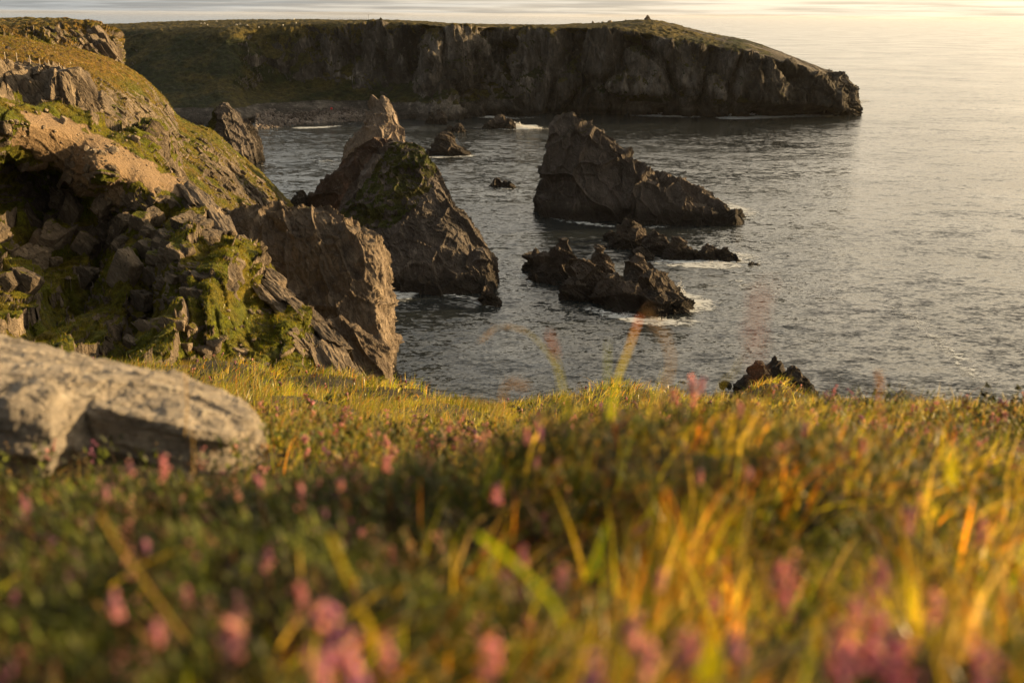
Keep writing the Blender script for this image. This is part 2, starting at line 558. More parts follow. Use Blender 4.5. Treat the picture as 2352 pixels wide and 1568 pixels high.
def blob(F, u, v, D, rx, ry=None):
    """soft zone round a place on the land (centre given as sighted from the viewpoint), radii in metres"""
    c = P(u, v, D)
    d = F - c
    ry = ry or rx
    return np.exp(-((d[:, 0] / rx) ** 2 + (d[:, 1] / ry) ** 2 + (d[:, 2] / (rx * 0.8)) ** 2))


# ------------------------------------------------------------------ far headland
def build_headland():
    # (u, crest v, crest D, lip v, lip D, upper v, upper D, lower v, lower D, base v)
    tb = [
        (150, 58, 900, 76, 720, 140, 680, 215, 640, 285),
        (270, 57, 900, 70, 715, 135, 672, 208, 630, 285),
        (360, 53, 900, 66, 708, 125, 664, 200, 620, 286),
        (440, 50, 900, 64, 700, 128, 658, 205, 618, 286),
        (520, 48, 900, 62, 690, 130, 650, 210, 610, 290),
        (600, 47, 880, 56, 700, 120, 672, 200, 645, 280),
        (700, 47, 860, 55, 700, 120, 680, 200, 655, 272),
        (800, 48, 850, 54, 695, 120, 680, 200, 655, 266),
        (880, 48, 830, 54, 685, 120, 672, 200, 648, 270),
        (950, 50, 820, 56, 670, 125, 660, 200, 640, 274),
        (1020, 55, 800, 60, 655, 130, 640, 200, 625, 276),
        (1070, 57, 790, 62, 665, 130, 655, 205, 640, 270),
        (1150, 58, 780, 62, 690, 130, 680, 200, 662, 262),
        (1230, 59, 780, 63, 675, 130, 668, 200, 650, 262),
        (1320, 57, 770, 66, 668, 130, 658, 200, 645, 261),
        (1400, 53, 750, 68, 655, 135, 648, 200, 636, 261),
        (1490, 47, 720, 80, 650, 140, 643, 205, 632, 262),
        (1540, 55, 715, 90, 648, 145, 640, 210, 630, 264),
        (1620, 77, 700, 103, 645, 155, 637, 215, 628, 266),
        (1700, 91, 695, 115, 643, 165, 634, 220, 626, 266),
        (1780, 116, 690, 132, 645, 178, 636, 225, 628, 264),
        (1850, 143, 685, 155, 648, 192, 638, 230, 632, 262),
        (1895, 162, 680, 178, 650, 208, 640, 238, 635, 260),
        (1925, 200, 672, 210, 652, 228, 645, 246, 638, 259),
        (1950, 248, 665, 250, 655, 253, 648, 256, 642, 259),
    ]
    cols = []
    for (u, cv_, cd, lv, ld, uv, ud, wv_, wd, bv) in tb:
        cr = P(u, cv_, cd)
        b = W(u, bv, 0)
        bk = cr + np.array([0, 130, 0]); bk[2] = -6
        bk1 = cr + np.array([0, 60, 0]); bk1[2] = cr[2] - 8
        un = b + np.array([0, -6, -6])
        cols.append([bk, bk1, cr, P(u, lv, ld), P(u, uv, ud), P(u, wv_, wd), b, un])
    V = loft(cols, 1300, 300)
    F = V.reshape(-1, 3)
    uu, vv = project(F)
    up = np.abs(grid_normals(V)[..., 2]).reshape(-1)
    steep = 1 - sm(up, 0.55, 0.92)
    # buttresses and gullies running down the face
    N = grid_normals(V).reshape(-1, 3)
    N = N * np.where(N[:, 1:2] > 0, -1, 1)
    q = F * np.array([1 / 30.0, 1 / 50.0, 1 / 110.0])
    rib = 0.55 - 1.5 * np.exp(-(perlin(q + 0.35 * fbm(F / 60.0, 2)[:, None], 3) / 0.13) ** 2)
    q2 = F * np.array([1 / 11.0, 1 / 22.0, 1 / 42.0])
    rib2 = 0.8 - 2.0 * np.abs(perlin(q2 + 0.3 * fbm(F / 20.0, 2)[:, None], 8))
    rightness = sm(uu, 420, 700)
    amp = steep * (0.5 + 0.5 * rightness)
    hor = N.copy(); hor[:, 2] *= 0.2
    F = F + hor * (amp * (11.0 * rib + 5.0 * (rib2 - 0.2)))[:, None]
    V = F.reshape(V.shape)
    V = rockify(V, 0.25, 1.0, 1.0, size=13, strike=12, dip=82, seed=3, amount=(0.12 + 0.95 * steep), aniso=(0.3, 0.9, 0.9))

    def gf(F, up, g):
        left = 1 - sm(F[:, 0], -190, -60)
        g = g + left * 0.34 - 0.16
        top = sm(F[:, 2], 36, 52)
        streak = perlin(F * np.array([1 / 16., 1 / 16., 1 / 55.]), 41)
        g = g + 0.22 * top * (1 - sm(F[:, 0], 0, 150)) + 0.30 * streak
        g = g - 0.5 * sm(F[:, 0], 130, 200) - 0.35 * sm(perlin(F / 14., 15), 0.0, 0.4) * sm(F[:, 0], 20, 90)
        return g
    return finish_land('headland', V, M_far, grass_lo=0.35, grass_hi=0.85, grassfn=gf, tuft=0.5, tsize=4, maskz=6,
                       dryfn=lambda F, up: 0.9 * sm(F[:, 2] + 3 * perlin(F / 20., 9), 44, 49))
headland = build_headland()


# ------------------------------------------------------------------ left-hand land
def simple_cols(tb, back=40, backdrop=12):
    cols = []
    for row in tb:
        pts = [P(*p) for p in row]
        cr = pts[0]
        rd = np.array([cr[0] / cr[1] * 1.15 - 0.05, 1.0, 0.0])
        b1 = cr + rd * back * 0.35 + np.array([0, 0, -backdrop * 0.25])
        b2 = cr + rd * back + np.array([0, 0, -backdrop * 1.6])
        b3 = cr + rd * back * 1.4 + np.array([0, 0, -backdrop * 4])
        b3[2] = min(b3[2], -4) if backdrop > 11 else b3[2]
        cols.append([b3, b2, b1] + pts)
    return cols


def build_hill():
    tb = [
        [(-220, 44, 460), (-220, 56, 400), (-220, 75, 330), (-220, 110, 290), (-220, 200, 280)],
        [(-60, 44, 450), (-60, 56, 400), (-60, 75, 340), (-60, 105, 300), (-60, 200, 285)],
        [(60, 43, 440), (60, 54, 400), (60, 68, 360), (60, 105, 325), (60, 200, 310)],
        [(140, 46, 430), (140, 56, 395), (140, 72, 365), (140, 112, 345), (140, 200, 330)],
        [(200, 50, 420), (200, 62, 392), (200, 84, 372), (200, 126, 355), (200, 220, 345)],
        [(240, 63, 410), (240, 76, 392), (240, 100, 376), (240, 140, 362), (240, 240, 350)],
        [(262, 88, 402), (262, 100, 390), (262, 122, 378), (262, 160, 366), (262, 260, 355)],
        [(272, 125, 395), (272, 140, 388), (272, 160, 380), (274, 185, 370), (280, 280, 360)],
        [(276, 180, 390), (278, 200, 385), (280, 220, 380), (284, 250, 372), (290, 300, 365)],
    ]
    V = loft(simple_cols(tb, 90, 14), 420, 320)
    up = np.abs(grid_normals(V)[..., 2]).reshape(-1)
    F = V.reshape(-1, 3)
    c = P(225, 118, 368)
    near = np.exp(-(((F[:, 0] - c[0]) / 26) ** 2 + ((F[:, 2] - c[2]) / 11) ** 2))
    V = rockify(V, 0.5, 1.0, .7, size=9, strike=20, dip=60, seed=13, amount=0.07 + 1.1 * near)
    return finish_land('hill', V, M_hill, grass_lo=0.30, grass_hi=0.75,
                       grassfn=lambda F, up, g: g + 0.32 - 0.30 * np.exp(-(((F[:, 0] - c[0]) / 24) ** 2 + ((F[:, 2] - c[2]) / 8) ** 2)),
                       tuft=0.5, tsize=3.0, dryfn=lambda F, up: 0.35 * sm(F[:, 2], 48, 54))
hill = build_hill()


def build_hillside():
    tb = [
        [(-260, 78, 260), (-260, 108, 205), (-260, 135, 185), (-260, 148, 180), (-260, 190, 176), (-260, 235, 173), (-260, 330, 170)],
        [(-60, 82, 260), (-60, 110, 208), (-60, 138, 188), (-60, 150, 183), (-60, 195, 178), (-60, 236, 175), (-60, 340, 170)],
        [(40, 90, 258), (40, 112, 215), (40, 140, 192), (40, 158, 185), (40, 205, 180), (40, 246, 176), (40, 350, 170)],
        [(120, 106, 256), (120, 124, 222), (120, 148, 198), (120, 166, 190), (120, 212, 184), (120, 262, 178), (120, 360, 170)],
        [(200, 122, 256), (200, 142, 230), (200, 172, 208), (200, 200, 196), (200, 240, 187), (200, 283, 180), (200, 370, 172)],
        [(270, 146, 258), (270, 170, 236), (270, 200, 218), (270, 232, 205), (270, 268, 195), (270, 305, 187), (270, 380, 175)],
        [(330, 182, 262), (330, 208, 244), (330, 238, 230), (330, 268, 218), (330, 300, 208), (330, 340, 196), (330, 420, 182)],
        [(375, 225, 268), (375, 246, 254), (375, 272, 240), (375, 302, 228), (375, 335, 216), (375, 370, 204), (375, 440, 190)],
        [(402, 262, 272), (405, 280, 260), (408, 304, 248), (412, 332, 236), (415, 362, 224), (418, 395, 212), (420, 470, 196)],
        [(440, 286, 272), (445, 304, 262), (450, 328, 250), (455, 358, 238), (460, 392, 226), (464, 428, 214), (470, 500, 200)],
        [(490, 306, 276), (495, 330, 264), (500, 358, 252), (505, 388, 240), (510, 420, 230), (512, 455, 218), (515, 520, 205)],
        [(540, 350, 282), (545, 370, 270), (550, 395, 258), (555, 422, 246), (558, 450, 236), (560, 480, 224), (562, 540, 212)],
        [(600, 400, 288), (604, 416, 278), (608, 436, 266), (610, 460, 254), (612, 480, 244), (614, 505, 234), (615, 560, 220)],
        [(650, 452, 292), (652, 464, 284), (654, 476, 276), (656, 490, 266), (658, 505, 256), (660, 525, 246), (660, 570, 230)],
        [(690, 492, 296), (692, 498, 290), (694, 505, 284), (696, 514, 276), (698, 524, 268), (700, 540, 258), (700, 580, 245)],
        [(720, 520, 298), (722, 524, 294), (724, 530, 288), (726, 538, 280), (728, 548, 272), (730, 560, 262), (730, 600, 250)],
    ]
    V = loft(simple_cols(tb, 60, 14), 760, 480)
    F = V.reshape(-1, 3)
    # zones: the lit rock face under the fence, the gully crag, the scree spur to the right
    a = P(90, 205, 182); b = P(300, 300, 210); d = P(560, 430, 245); e = P(250, 215, 215)
    face = np.exp(-(((F[:, 0] - a[0]) / 12.5) ** 4 + ((F[:, 2] - a[2]) / 4.6) ** 4 + ((F[:, 1] - a[1]) / 22) ** 2))
    gul = np.exp(-(((F[:, 0] - b[0]) / 10) ** 2 + ((F[:, 2] - b[2]) / 7) ** 2 + ((F[:, 1] - b[1]) / 26) ** 2))
    spur = np.exp(-(((F[:, 0] - d[0]) / 24) ** 2 + ((F[:, 1] - d[1]) / 30) ** 2)) * (1 - 0.5 * sm(F[:, 2], 20, 38))
    ledge = 0.9 * np.clip(perlin(F * np.array([.05, .05, .16]), 19) - 0.12, 0, 1) * sm(F[:, 0], -75, -55)
    am = 0.06 + 0.55 * face + 0.4 * gul + 0.3 * spur + 0.35 * ledge
    V = rockify(V, 0.5, 1.2, 0.6, size=8, strike=35, dip=65, seed=23, amount=am, aniso=(0.5, 0.8, 1.2))

    def gf(F, up, g):
        return g + 0.30 - 1.3 * face - 0.55 * gul - 0.60 * spur - 0.4 * ledge + 0.15 * fbm(F / 4.0, 3, .5, 4)
    o = finish_land('hillside', V, M_hill, grass_lo=0.35, grass_hi=0.8, grassfn=gf, tuft=0.28, tsize=1.3,
                    soilfn=lambda F, up: 0.35 * spur * (perlin(F / 6., 5) > 0),
                    dryfn=lambda F, up: 0.9 * sm(F[:, 2], 42, 50) * (1 - sm(F[:, 0], -52, -40)))
    return o
hillside = build_hillside()


def fD(u, v=300):
    f = float(np.interp(u, [-300, -90, 30, 120, 210, 290, 360, 425, 470, 518, 575, 640, 700, 745], [.70, .76, .81, .86, .91, .96, 1.01, 1.05, 1.06, 1.05, 1.035, 1.02, 1.01, 1.0]))
    g = float(np.interp(u, [-300, -90, 30, 120, 210, 290, 360, 425, 470, 518, 575, 640, 700, 745], [1.0, 1.04, 1.08, 1.11, 1.12, 1.10, 1.05, .98, .965, 1.0, 1.035, 1.02, 1.01, 1.0]))
    v0 = float(np.interp(u, [100, 300], [325, 440]))
    t = float(np.interp(v, [v0, v0 + 125], [0, 1]))          # the buttress stands out in front of the gully wall
    f = f * (1 - t) + g * t
    return 1 + (f - 1) * float(np.interp(v, [700, 900], [1, 0]))


def build_crag():
    # u, v, D of successive points down each profile: turf ledge, scree, ribs, gully floor
    tb = [
        [(-300, 215, 176), (-300, 262, 168), (-300, 360, 150), (-300, 480, 128), (-300, 600, 108), (-300, 720, 88), (-300, 830, 64), (-300, 930, 44)],
        [(-90, 222, 174), (-90, 270, 166), (-90, 360, 150), (-90, 480, 130), (-90, 600, 112), (-90, 720, 92), (-90, 820, 68), (-90, 930, 46)],
        [(30, 236, 172), (30, 285, 163), (30, 370, 150), (30, 480, 133), (30, 600, 118), (30, 720, 98), (30, 810, 76), (30, 930, 50)],
        [(120, 256, 170), (120, 300, 161), (125, 380, 150), (130, 480, 136), (130, 600, 121), (130, 720, 102), (130, 810, 80), (130, 930, 54)],
        [(210, 276, 167), (215, 320, 158), (225, 392, 148), (230, 480, 137), (235, 600, 122), (240, 720, 104), (240, 812, 84), (240, 930, 58)],
        [(290, 300, 162), (300, 345, 154), (310, 412, 144), (310, 500, 133), (315, 610, 117), (320, 720, 101), (325, 820, 84), (325, 930, 60)],
        [(360, 352, 154), (370, 390, 148), (375, 445, 138), (375, 520, 127), (380, 610, 112), (390, 715, 100), (395, 820, 86), (400, 930, 64)],
        [(425, 418, 145), (430, 445, 140), (432, 490, 131), (430, 555, 120), (432, 630, 106), (440, 730, 98), (445, 830, 88), (450, 930, 68)],
        [(470, 472, 137), (476, 498, 133), (480, 540, 126), (484, 600, 114), (488, 670, 103), (492, 760, 97), (495, 850, 90), (500, 930, 72)],
        [(518, 545, 128), (520, 565, 124), (522, 600, 113), (522, 650, 107), (524, 710, 102), (526, 790, 97), (530, 860, 91), (540, 930, 76)],
        [(575, 602, 122), (572, 625, 118), (572, 660, 113), (574, 705, 108), (578, 755, 103), (584, 815, 97), (590, 870, 91), (600, 930, 79)],
        [(640, 668, 115), (640, 690, 112), (642, 718, 109), (645, 752, 105), (650, 790, 101), (656, 835, 96), (662, 880, 90), (670, 930, 81)],
        [(700, 724, 110), (702, 744, 108), (705, 768, 106), (708, 795, 103), (712, 825, 100), (716, 860, 96), (720, 895, 91), (728, 930, 85)],
        [(745, 778, 106), (748, 796, 104), (750, 816, 102), (754, 838, 100), (758, 862, 97), (762, 888, 94), (766, 910, 91), (772, 935, 87)],
        [(778, 850, 101), (780, 862, 100), (783, 876, 98), (786, 890, 97), (790, 905, 95), (794, 920, 93), (797, 935, 91), (800, 950, 89)],
        [(800, 915, 97), (802, 922, 96), (804, 930, 95), (806, 940, 94), (810, 950, 93), (812, 960, 92), (814, 970, 90), (820, 985, 88)],
    ]
    cols = []
    for i, row in enumerate(tb):
        pts = [P(p[0], p[1], p[2] * fD(p[0], p[1])) for p in row]
        cr = pts[0]
        k = sm(np.array(i), 5, 9)                        # the slab: far side plunges to the right and away
        b1 = cr + np.array([0.6 * k, 4 - 2 * k, -0.6 - 4.0 * k])
        b2 = cr + np.array([1.6 * k, 10 - 5 * k, -2 - 15 * k])
        b3 = cr + np.array([3 * k, 22 - 10 * k, -7 - 30 * k])
        cols.append([b3, b2, b1] + pts)
    V = loft(cols, 900, 760)
    F = V.reshape(-1, 3)
    sc_c = P(270, 350, 152)
    sA, sB = P(165, 318, 157 * fD(165)), P(400, 432, 143 * fD(400))
    ab = sB - sA
    tt = np.clip(((F - sA) @ ab) / (ab @ ab), 0, 1)
    dist = np.linalg.norm(F - sA - tt[:, None] * ab, axis=1) / (6.6 - 2.5 * tt)
    scree = np.exp(-np.clip(dist + 0.55 * fbm(F / 4., 4, .6, 73), 0, 9) ** 4)
    gs = P(600, 760, 102)
    gslope = np.exp(-(((F[:, 0] - gs[0]) / 5.2) ** 2 + ((F[:, 1] - gs[1]) / 10) ** 2))
    # vertical edges / stepped ribs
    N = grid_normals(V).reshape(-1, 3)
    N *= np.sign(N[:, 2:3])
    st = perlin(F * np.array([1 / 9., 1 / 14., 1 / 14.]), 51)
    step = np.floor(st * 5 + 0.5) / 5 * 0.7 + st * 0.3
    lowd = 1 - sm(dist, 2.2, 0.9)
    lowd = sm(dist, 1.0, 1.8)
    F = F + N * ((1 - 0.9 * scree) * (0.25 + lowd * 0.9) * (1 - 0.5 * gslope) * 3.4 * step)[:, None]
    # tilted beds: each block rises towards the sea, then breaks off in an edge that faces the open water on the right
    wob = F[:, 0] + 0.22 * (F[:, 1] - 110) + 1.7 * fbm(F / 7., 3, .5, 57)
    edges = [-88, -74, -63, -53.5, -44.5, -37.0, -29.5, -21.5]
    hs = [6, 5.5, 5, 4.6, 4.6, 4.2, 4.4, 2.0]
    saw = 0
    for i in range(1, len(edges)):
        a_, b_ = edges[i - 1], edges[i]
        saw = saw + np.where((wob > a_) & (wob <= b_), (wob - a_) / (b_ - a_) - 0.5, 0) * hs[i]
        if i < len(edges) - 1:      # short break instead of a vertical jump
            nx = (wob > b_) & (wob < b_ + 2.4)
            saw = np.where(nx, (0.5 - (wob - b_) / 2.4) * hs[i], saw)
    F[:, 2] += 0.7 * saw * lowd * (1 - 0.8 * gslope) * (1 - scree)
    V = F.reshape(V.shape)
    up0 = np.abs(grid_normals(V)[..., 2]).reshape(-1)
    slab = sm(F[:, 0], -34, -24) * (1 - gslope)
    turf = sm(fbm(F / 7.5, 4, 0.55, 61) * 0.9 + (up0 - 0.62) * 1.6 + 0.8 * gslope - 0.35 * slab + 0.54, -0.12, 0.22)
    am = (0.12 + 0.38 * (1 - turf)) * (1 - 0.45 * scree)
    V = rockify(V, 0.5, 1.3, 0.65, size=6.5, strike=40, dip=48, seed=37, amount=am, aniso=(0.45, 0.8, 1.2))

    def gf(F, up, g):
        return turf * 1.05 + 0.12 * fbm(F / 1.6, 3, .6, 62) - 0.02 + 0.35 * sm(up, .85, .97) * (1 - slab)
    return finish_land('crag', V, M_crag, grass_lo=0.45, grass_hi=0.85, grassfn=gf, tuft=0.22, tsize=1.5,
                       soilfn=lambda F, up: np.clip(scree * 1.15 + 0.25 * perlin(F / 3.0, 71) * scree, 0, 1) * (scree > 0.3))
crag = build_crag()


# ------------------------------------------------------------------ ring-built rocks: promontory, stacks, skerries
def rings(levels, res=0.4, p=2.6, yaw=0.0, noise_edge=0.0, seed=0, nmin=60):
    """levels top->base: (v, uL, uR, D, T[, dy]) sighted outline; cross-sections are superellipses T deep"""
    L = []
    for lv in levels:
        v, uL, uR, D, T = lv[:5]
        a, b = P(uL, v, D), P(uR, v, D)
        L.append(((a[0] + b[0]) / 2, D, (a[2] + b[2]) / 2, abs(b[0] - a[0]) / 2, T / 2.0))
    L = np.array(L)
    L[:, 2] = np.minimum.accumulate(L[:, 2])
    # stack goes below the water
    last = L[-1].copy(); last[2] = min(last[2] - 3, -3.0); last[3] += 1; last[4] += 1
    L = np.vstack([L, last])
    h = L[0, 2] - L[-1, 2]
    t = np.concatenate([[0], np.cumsum(np.maximum(np.linalg.norm(np.diff(L[:, 1:4], axis=0), axis=1), 0.3))])
    nv = int(max(nmin, t[-1] / res))
    x = np.linspace(0, t[-1], nv)
    G = np.stack([np.interp(x, t, L[:, k]) for k in range(5)], 1)
    per = 4 * (L[:, 3].max() + L[:, 4].max()) * 0.85
    nu = int(max(nmin, per / res))
    th = np.linspace(0, 2 * math.pi, nu, endpoint=False)
    c, s = np.cos(th), np.sin(th)
    ex = np.sign(c) * np.abs(c) ** (2 / p)
    ey = np.sign(s) * np.abs(s) ** (2 / p)
    # even out the spacing along the largest outline
    ax, ay = L[:, 3].max(), L[:, 4].max()
    dd = np.hypot(np.diff(np.append(ex, ex[0])) * ax, np.diff(np.append(ey, ey[0])) * ay)
    cu = np.concatenate([[0], np.cumsum(dd)])
    th2 = np.interp(np.linspace(0, cu[-1], nu, endpoint=False), cu, np.append(th, 2 * math.pi))
    c, s = np.cos(th2), np.sin(th2)
    ex = np.sign(c) * np.abs(c) ** (2 / p)
    ey = np.sign(s) * np.abs(s) ** (2 / p)
    V = np.zeros((nu, nv, 3))
    V[..., 0] = G[None, :, 0] + ex[:, None] * G[None, :, 3]
    V[..., 1] = G[None, :, 1] + ey[:, None] * G[None, :, 4] + math.tan(yaw) * ex[:, None] * G[None, :, 3]
    V[..., 2] = G[None, :, 2]
    return V


def cap(V):
    """close the first ring on itself"""
    c = V[:, :1].mean(0, keepdims=True)
    k = np.array([0.0, 0.45, 0.8])[None, :, None]
    top = c + (V[:, :1] - c) * k
    return np.concatenate([top, V], 1)


def rock_obj(name, parts, mat, label, cat, group=None, size=5, strike=15, dip=75, seed=0, grass=None, big=0.8, mid=1.0, fine=0.6,
             aniso=(0.35, 0.8, 0.8), kind=None, tuft=0.3, smooth=False):
    """parts: list of ring grids merged into one mesh"""
    Vs, Fs, gs = [], [], []
    off = 0
    for i, V in enumerate(parts):
        V = cap(V)
        edge = 1 - np.exp(-np.arange(V.shape[1]) / 4.0)
        am = np.ones(V.shape[:2]) * edge[None, :]
        V = rockify(V, big, mid, fine, size=size, strike=strike, dip=dip, seed=seed + i * 3, closed=True, aniso=aniso, amount=am)
        N = grid_normals(V, True).reshape(-1, 3)
        F = V.reshape(-1, 3)
        g = np.zeros(len(F)) if grass is None else grass(F, np.abs(N[:, 2]))
        Fs.append(grid_faces(V.shape[0], V.shape[1], True) + off)
        Vs.append(F); gs.append(g)
        off += len(F)
    F = np.vstack(Vs); g = np.concatenate(gs)
    o = add_mesh(name, F, np.vstack(Fs), mat, attrs={'grass': g, 'soil': g * 0, 'dry': g * 0}, smooth=smooth)
    tag(o, label, cat, group, kind)
    return o


def gen_grass(lo, hi, zmin, bias=0.0, sc=6.0, seed=1):
    def f(F, up):
        return np.clip(sm(up, lo, hi) * 0.8 + bias + 0.3 * fbm(F / sc, 3, .5, seed), 0, 1) * sm(F[:, 2], zmin, zmin + 4)
    return f


# promontory that closes the near cove
prom = rings([
    (480, 700, 742, 182, 3), (487, 560, 765, 181, 6), (500, 520, 790, 180, 9), (520, 480, 835, 179, 12), (540, 440, 866, 178, 14),
    (580, 420, 884, 176, 16), (625, 400, 888, 174, 18), (655, 400, 884, 172, 20), (690, 400, 903, 170, 22),
    (760, 400, 905, 168, 24), (830, 400, 898, 166, 26), (870, 400, 905, 164, 28)], res=0.22, p=5.0, yaw=math.radians(-19))
rock_obj('cliff', [prom], M_prom, None, None, size=6.0, strike=18, dip=72, seed=41, kind='structure', big=0.36, mid=0.95, fine=0.8, smooth=True,
         grass=lambda F, up: np.clip(sm(up, .35, .8) * .5 + 0.55 * sm(F[:, 2], 26, 30) + 0.35 * fbm(F / 5, 3, .5, 3) - 0.1, 0, 1) * sm(F[:, 2], 21, 27),
         aniso=(0.5, 0.6, 1.3))
butt = rings([
    (735, 742, 765, 149, 3), (752, 732, 805, 149, 5), (775, 719, 850, 149, 7), (800, 704, 893, 149, 9),
    (835, 694, 897, 148, 10), (875, 684, 901, 148, 11), (900, 674, 908, 147, 12)], res=0.2, p=3.0, yaw=math.radians(-8))
rock_obj('cliff', [butt], M_prom, None, None, size=4.0, strike=18, dip=60, seed=47, kind='structure', big=0.5, smooth=True, aniso=(0.5, .6, 1.3))

# --- sea stacks
st = rings([(258, 1290, 1300, 322, 1.5), (270, 1278, 1316, 322, 4), (290, 1268, 1338, 321, 7), (325, 1270, 1378, 320, 11),
            (350, 1266, 1416, 319, 14), (375, 1260, 1466, 318, 16), (395, 1255, 1506, 317, 19), (420, 1247, 1556, 316, 22),
            (440, 1237, 1592, 315, 24), (460, 1230, 1640, 314, 26), (478, 1230, 1668, 313, 27), (490, 1234, 1682, 312, 28)],
           res=0.28, p=3.8, yaw=math.radians(-6))
rock_obj('sea_stack', [st], M_stack, 'tallest right-hand sea stack, shark-fin shaped with a long ridge sloping down to the right', 'sea stack',
         'sea stacks in the bay', size=9, strike=8, dip=80, seed=53, grass=gen_grass(.5, .9, 20, -0.25), big=0.42, mid=1.15,
         aniso=(0.28, 0.7, 0.7))

st = rings([(328, 902, 950, 262, 2), (338, 882, 972, 261, 6), (385, 848, 1003, 257, 13), (430, 812, 1025, 252, 19),
            (480, 776, 1042, 247, 24), (500, 768, 1072, 245, 26), (560, 745, 1098, 240, 30), (600, 750, 1128, 236, 31), (630, 770, 1138, 232, 30)],
           res=0.26, p=3.0, yaw=math.radians(-12))
toe = rings([(575, 1095, 1110, 226, 2), (600, 1080, 1128, 226, 6), (640, 1050, 1138, 225, 10), (662, 1030, 1142, 224, 12)], res=0.26, p=2.3)
def gr_mid(F, up):
    zs, xl, xr = [], [], []
    for v, ul, ur in [(335, 880, 965), (385, 845, 1003), (430, 815, 990), (480, 776, 935), (520, 768, 880), (560, 745, 800)][::-1]:
        a_, b_ = P(ul, v, 250), P(ur, v, 250)
        zs.append(a_[2]); xl.append(a_[0]); xr.append(b_[0])
    R = np.interp(F[:, 2], zs, xr) + 1.4 * fbm(F / 4., 3, .5, 19)
    L = np.interp(F[:, 2], zs, xl) + 1.2 + fbm(F / 3., 2, .5, 21)
    return sm(R - F[:, 0], -0.6, 1.0) * sm(F[:, 0] - L, -1, 1) * sm(F[:, 2], 9, 13) * (F[:, 1] < 262) * np.clip(0.60 + 0.55 * fbm(F / 2.2, 4, .6, 27), 0, .9)
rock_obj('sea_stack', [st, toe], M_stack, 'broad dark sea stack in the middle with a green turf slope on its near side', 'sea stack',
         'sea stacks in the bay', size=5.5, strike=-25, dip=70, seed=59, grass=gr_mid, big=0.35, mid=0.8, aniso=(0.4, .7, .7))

st = rings([(317, 874, 888, 290, 2), (330, 856, 905, 290, 4), (350, 828, 925, 290, 7), (378, 790, 935, 289, 9), (400, 755, 935, 288, 11),
            (425, 742, 935, 287, 12), (450, 728, 935, 286, 14), (490, 715, 935, 285, 16), (525, 700, 935, 284, 18)], res=0.3, p=2.4)
rock_obj('sea_stack', [st], M_ridge, 'serrated reddish ridge of rock just behind the turf-covered stack', 'sea stack',
         'sea stacks in the bay', size=4.5, strike=20, dip=70, seed=61, grass=gen_grass(.4, .9, 24, -0.1), big=0.7, aniso=(0.4, .7, .7))

st = rings([(219, 874, 884, 338, 1.5), (232, 862, 898, 338, 4), (258, 846, 911, 337, 7), (285, 836, 920, 336, 10), (300, 828, 923, 335, 12),
            (330, 806, 928, 334, 14), (352, 795, 932, 333, 16), (400, 780, 938, 332, 18), (458, 770, 940, 331, 20)], res=0.3, p=2.3)
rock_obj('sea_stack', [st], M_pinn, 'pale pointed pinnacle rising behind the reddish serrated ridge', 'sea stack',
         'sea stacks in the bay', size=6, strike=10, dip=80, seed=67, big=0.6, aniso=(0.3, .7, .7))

st = rings([(238, 514, 522, 424, 1.5), (252, 500, 532, 424, 6), (275, 488, 548, 423, 12), (300, 478, 568, 422, 18), (330, 470, 584, 421, 22),
            (355, 466, 590, 420, 24), (376, 462, 593, 419, 25)], res=0.4, p=2.2)
rock_obj('sea_stack', [st], M_stack, 'pyramid-shaped sea stack with grassy left flank, behind the scree spur', 'sea stack',
         'sea stacks in the bay', size=6.5, strike=10, dip=75, seed=71, big=0.6,
         grass=lambda F, up: np.clip(sm(-(F[:, 0] - P(520, 300, 424)[0]), -1, 5) * 0.8 + 0.2 * fbm(F / 5, 3), 0, 1) * sm(F[:, 2], 8, 12))

st = rings([(303, 1014, 1030, 455, 2), (312, 1005, 1036, 454, 6), (328, 1000, 1044, 453, 9), (338, 992, 1050, 452, 11), (348, 984, 1068, 451, 13),
            (357, 980, 1078, 450, 15)], res=0.4, p=2.5)
rock_obj('sea_stack', [st], M_skerry, 'small squat black sea stack between the pinnacle and the tall right stack', 'sea stack',
         'sea stacks in the bay', size=4.5, strike=10, dip=30, seed=73, big=0.7)


def spike(u, v, hw, D, T, basev, tilt=0.0, n=4, e=0.8):
    """levels of one tooth of rock: apex (u, v), base half-width hw at basev"""
    out = []
    v = v - 0.22 * hw
    hw = hw * 1.06
    D = W(u, basev, 0)[1] + T * 0.75
    for k in range(n + 1):
        s = k / n
        vv = v + (basev - v) * s
        w_ = hw * (0.06 + 0.94 * s ** e)
        uc = u + tilt * s
        out.append((vv, uc - w_, uc + w_, D - 0.25 * T * s, T * (0.1 + 0.9 * s ** e)))
    return out


# skerries
parts = [rings(spike(*a), res=0.24, p=2.4) for a in [
    (1230, 572, 26, 238, 9, 628, 0), (1296, 560, 48, 230, 12, 648, -12), (1262, 600, 55, 228, 14, 655, 0), (1374, 573, 46, 222, 10, 665, 8),
    (1345, 612, 62, 218, 12, 690, -5), (1400, 640, 50, 210, 10, 706, 6), (1463, 596, 66, 214, 11, 690, 24), (1500, 640, 60, 209, 9, 705, 22),
    (1440, 660, 40, 205, 8, 716, 0), (1505, 664, 40, 203, 7, 724, 12), (1545, 678, 30, 204, 6, 722, 16), (1320, 650, 34, 214, 6, 694, 0)]]
rock_obj('skerry', parts, M_skerry, 'long jagged black skerry nearest the shore, a row of leaning teeth of rock', 'skerry', 'low skerries in the bay',
         size=5.0, strike=35, dip=55, seed=79, big=0.55, mid=1.1, fine=0.4, aniso=(0.7, .9, 1.2))
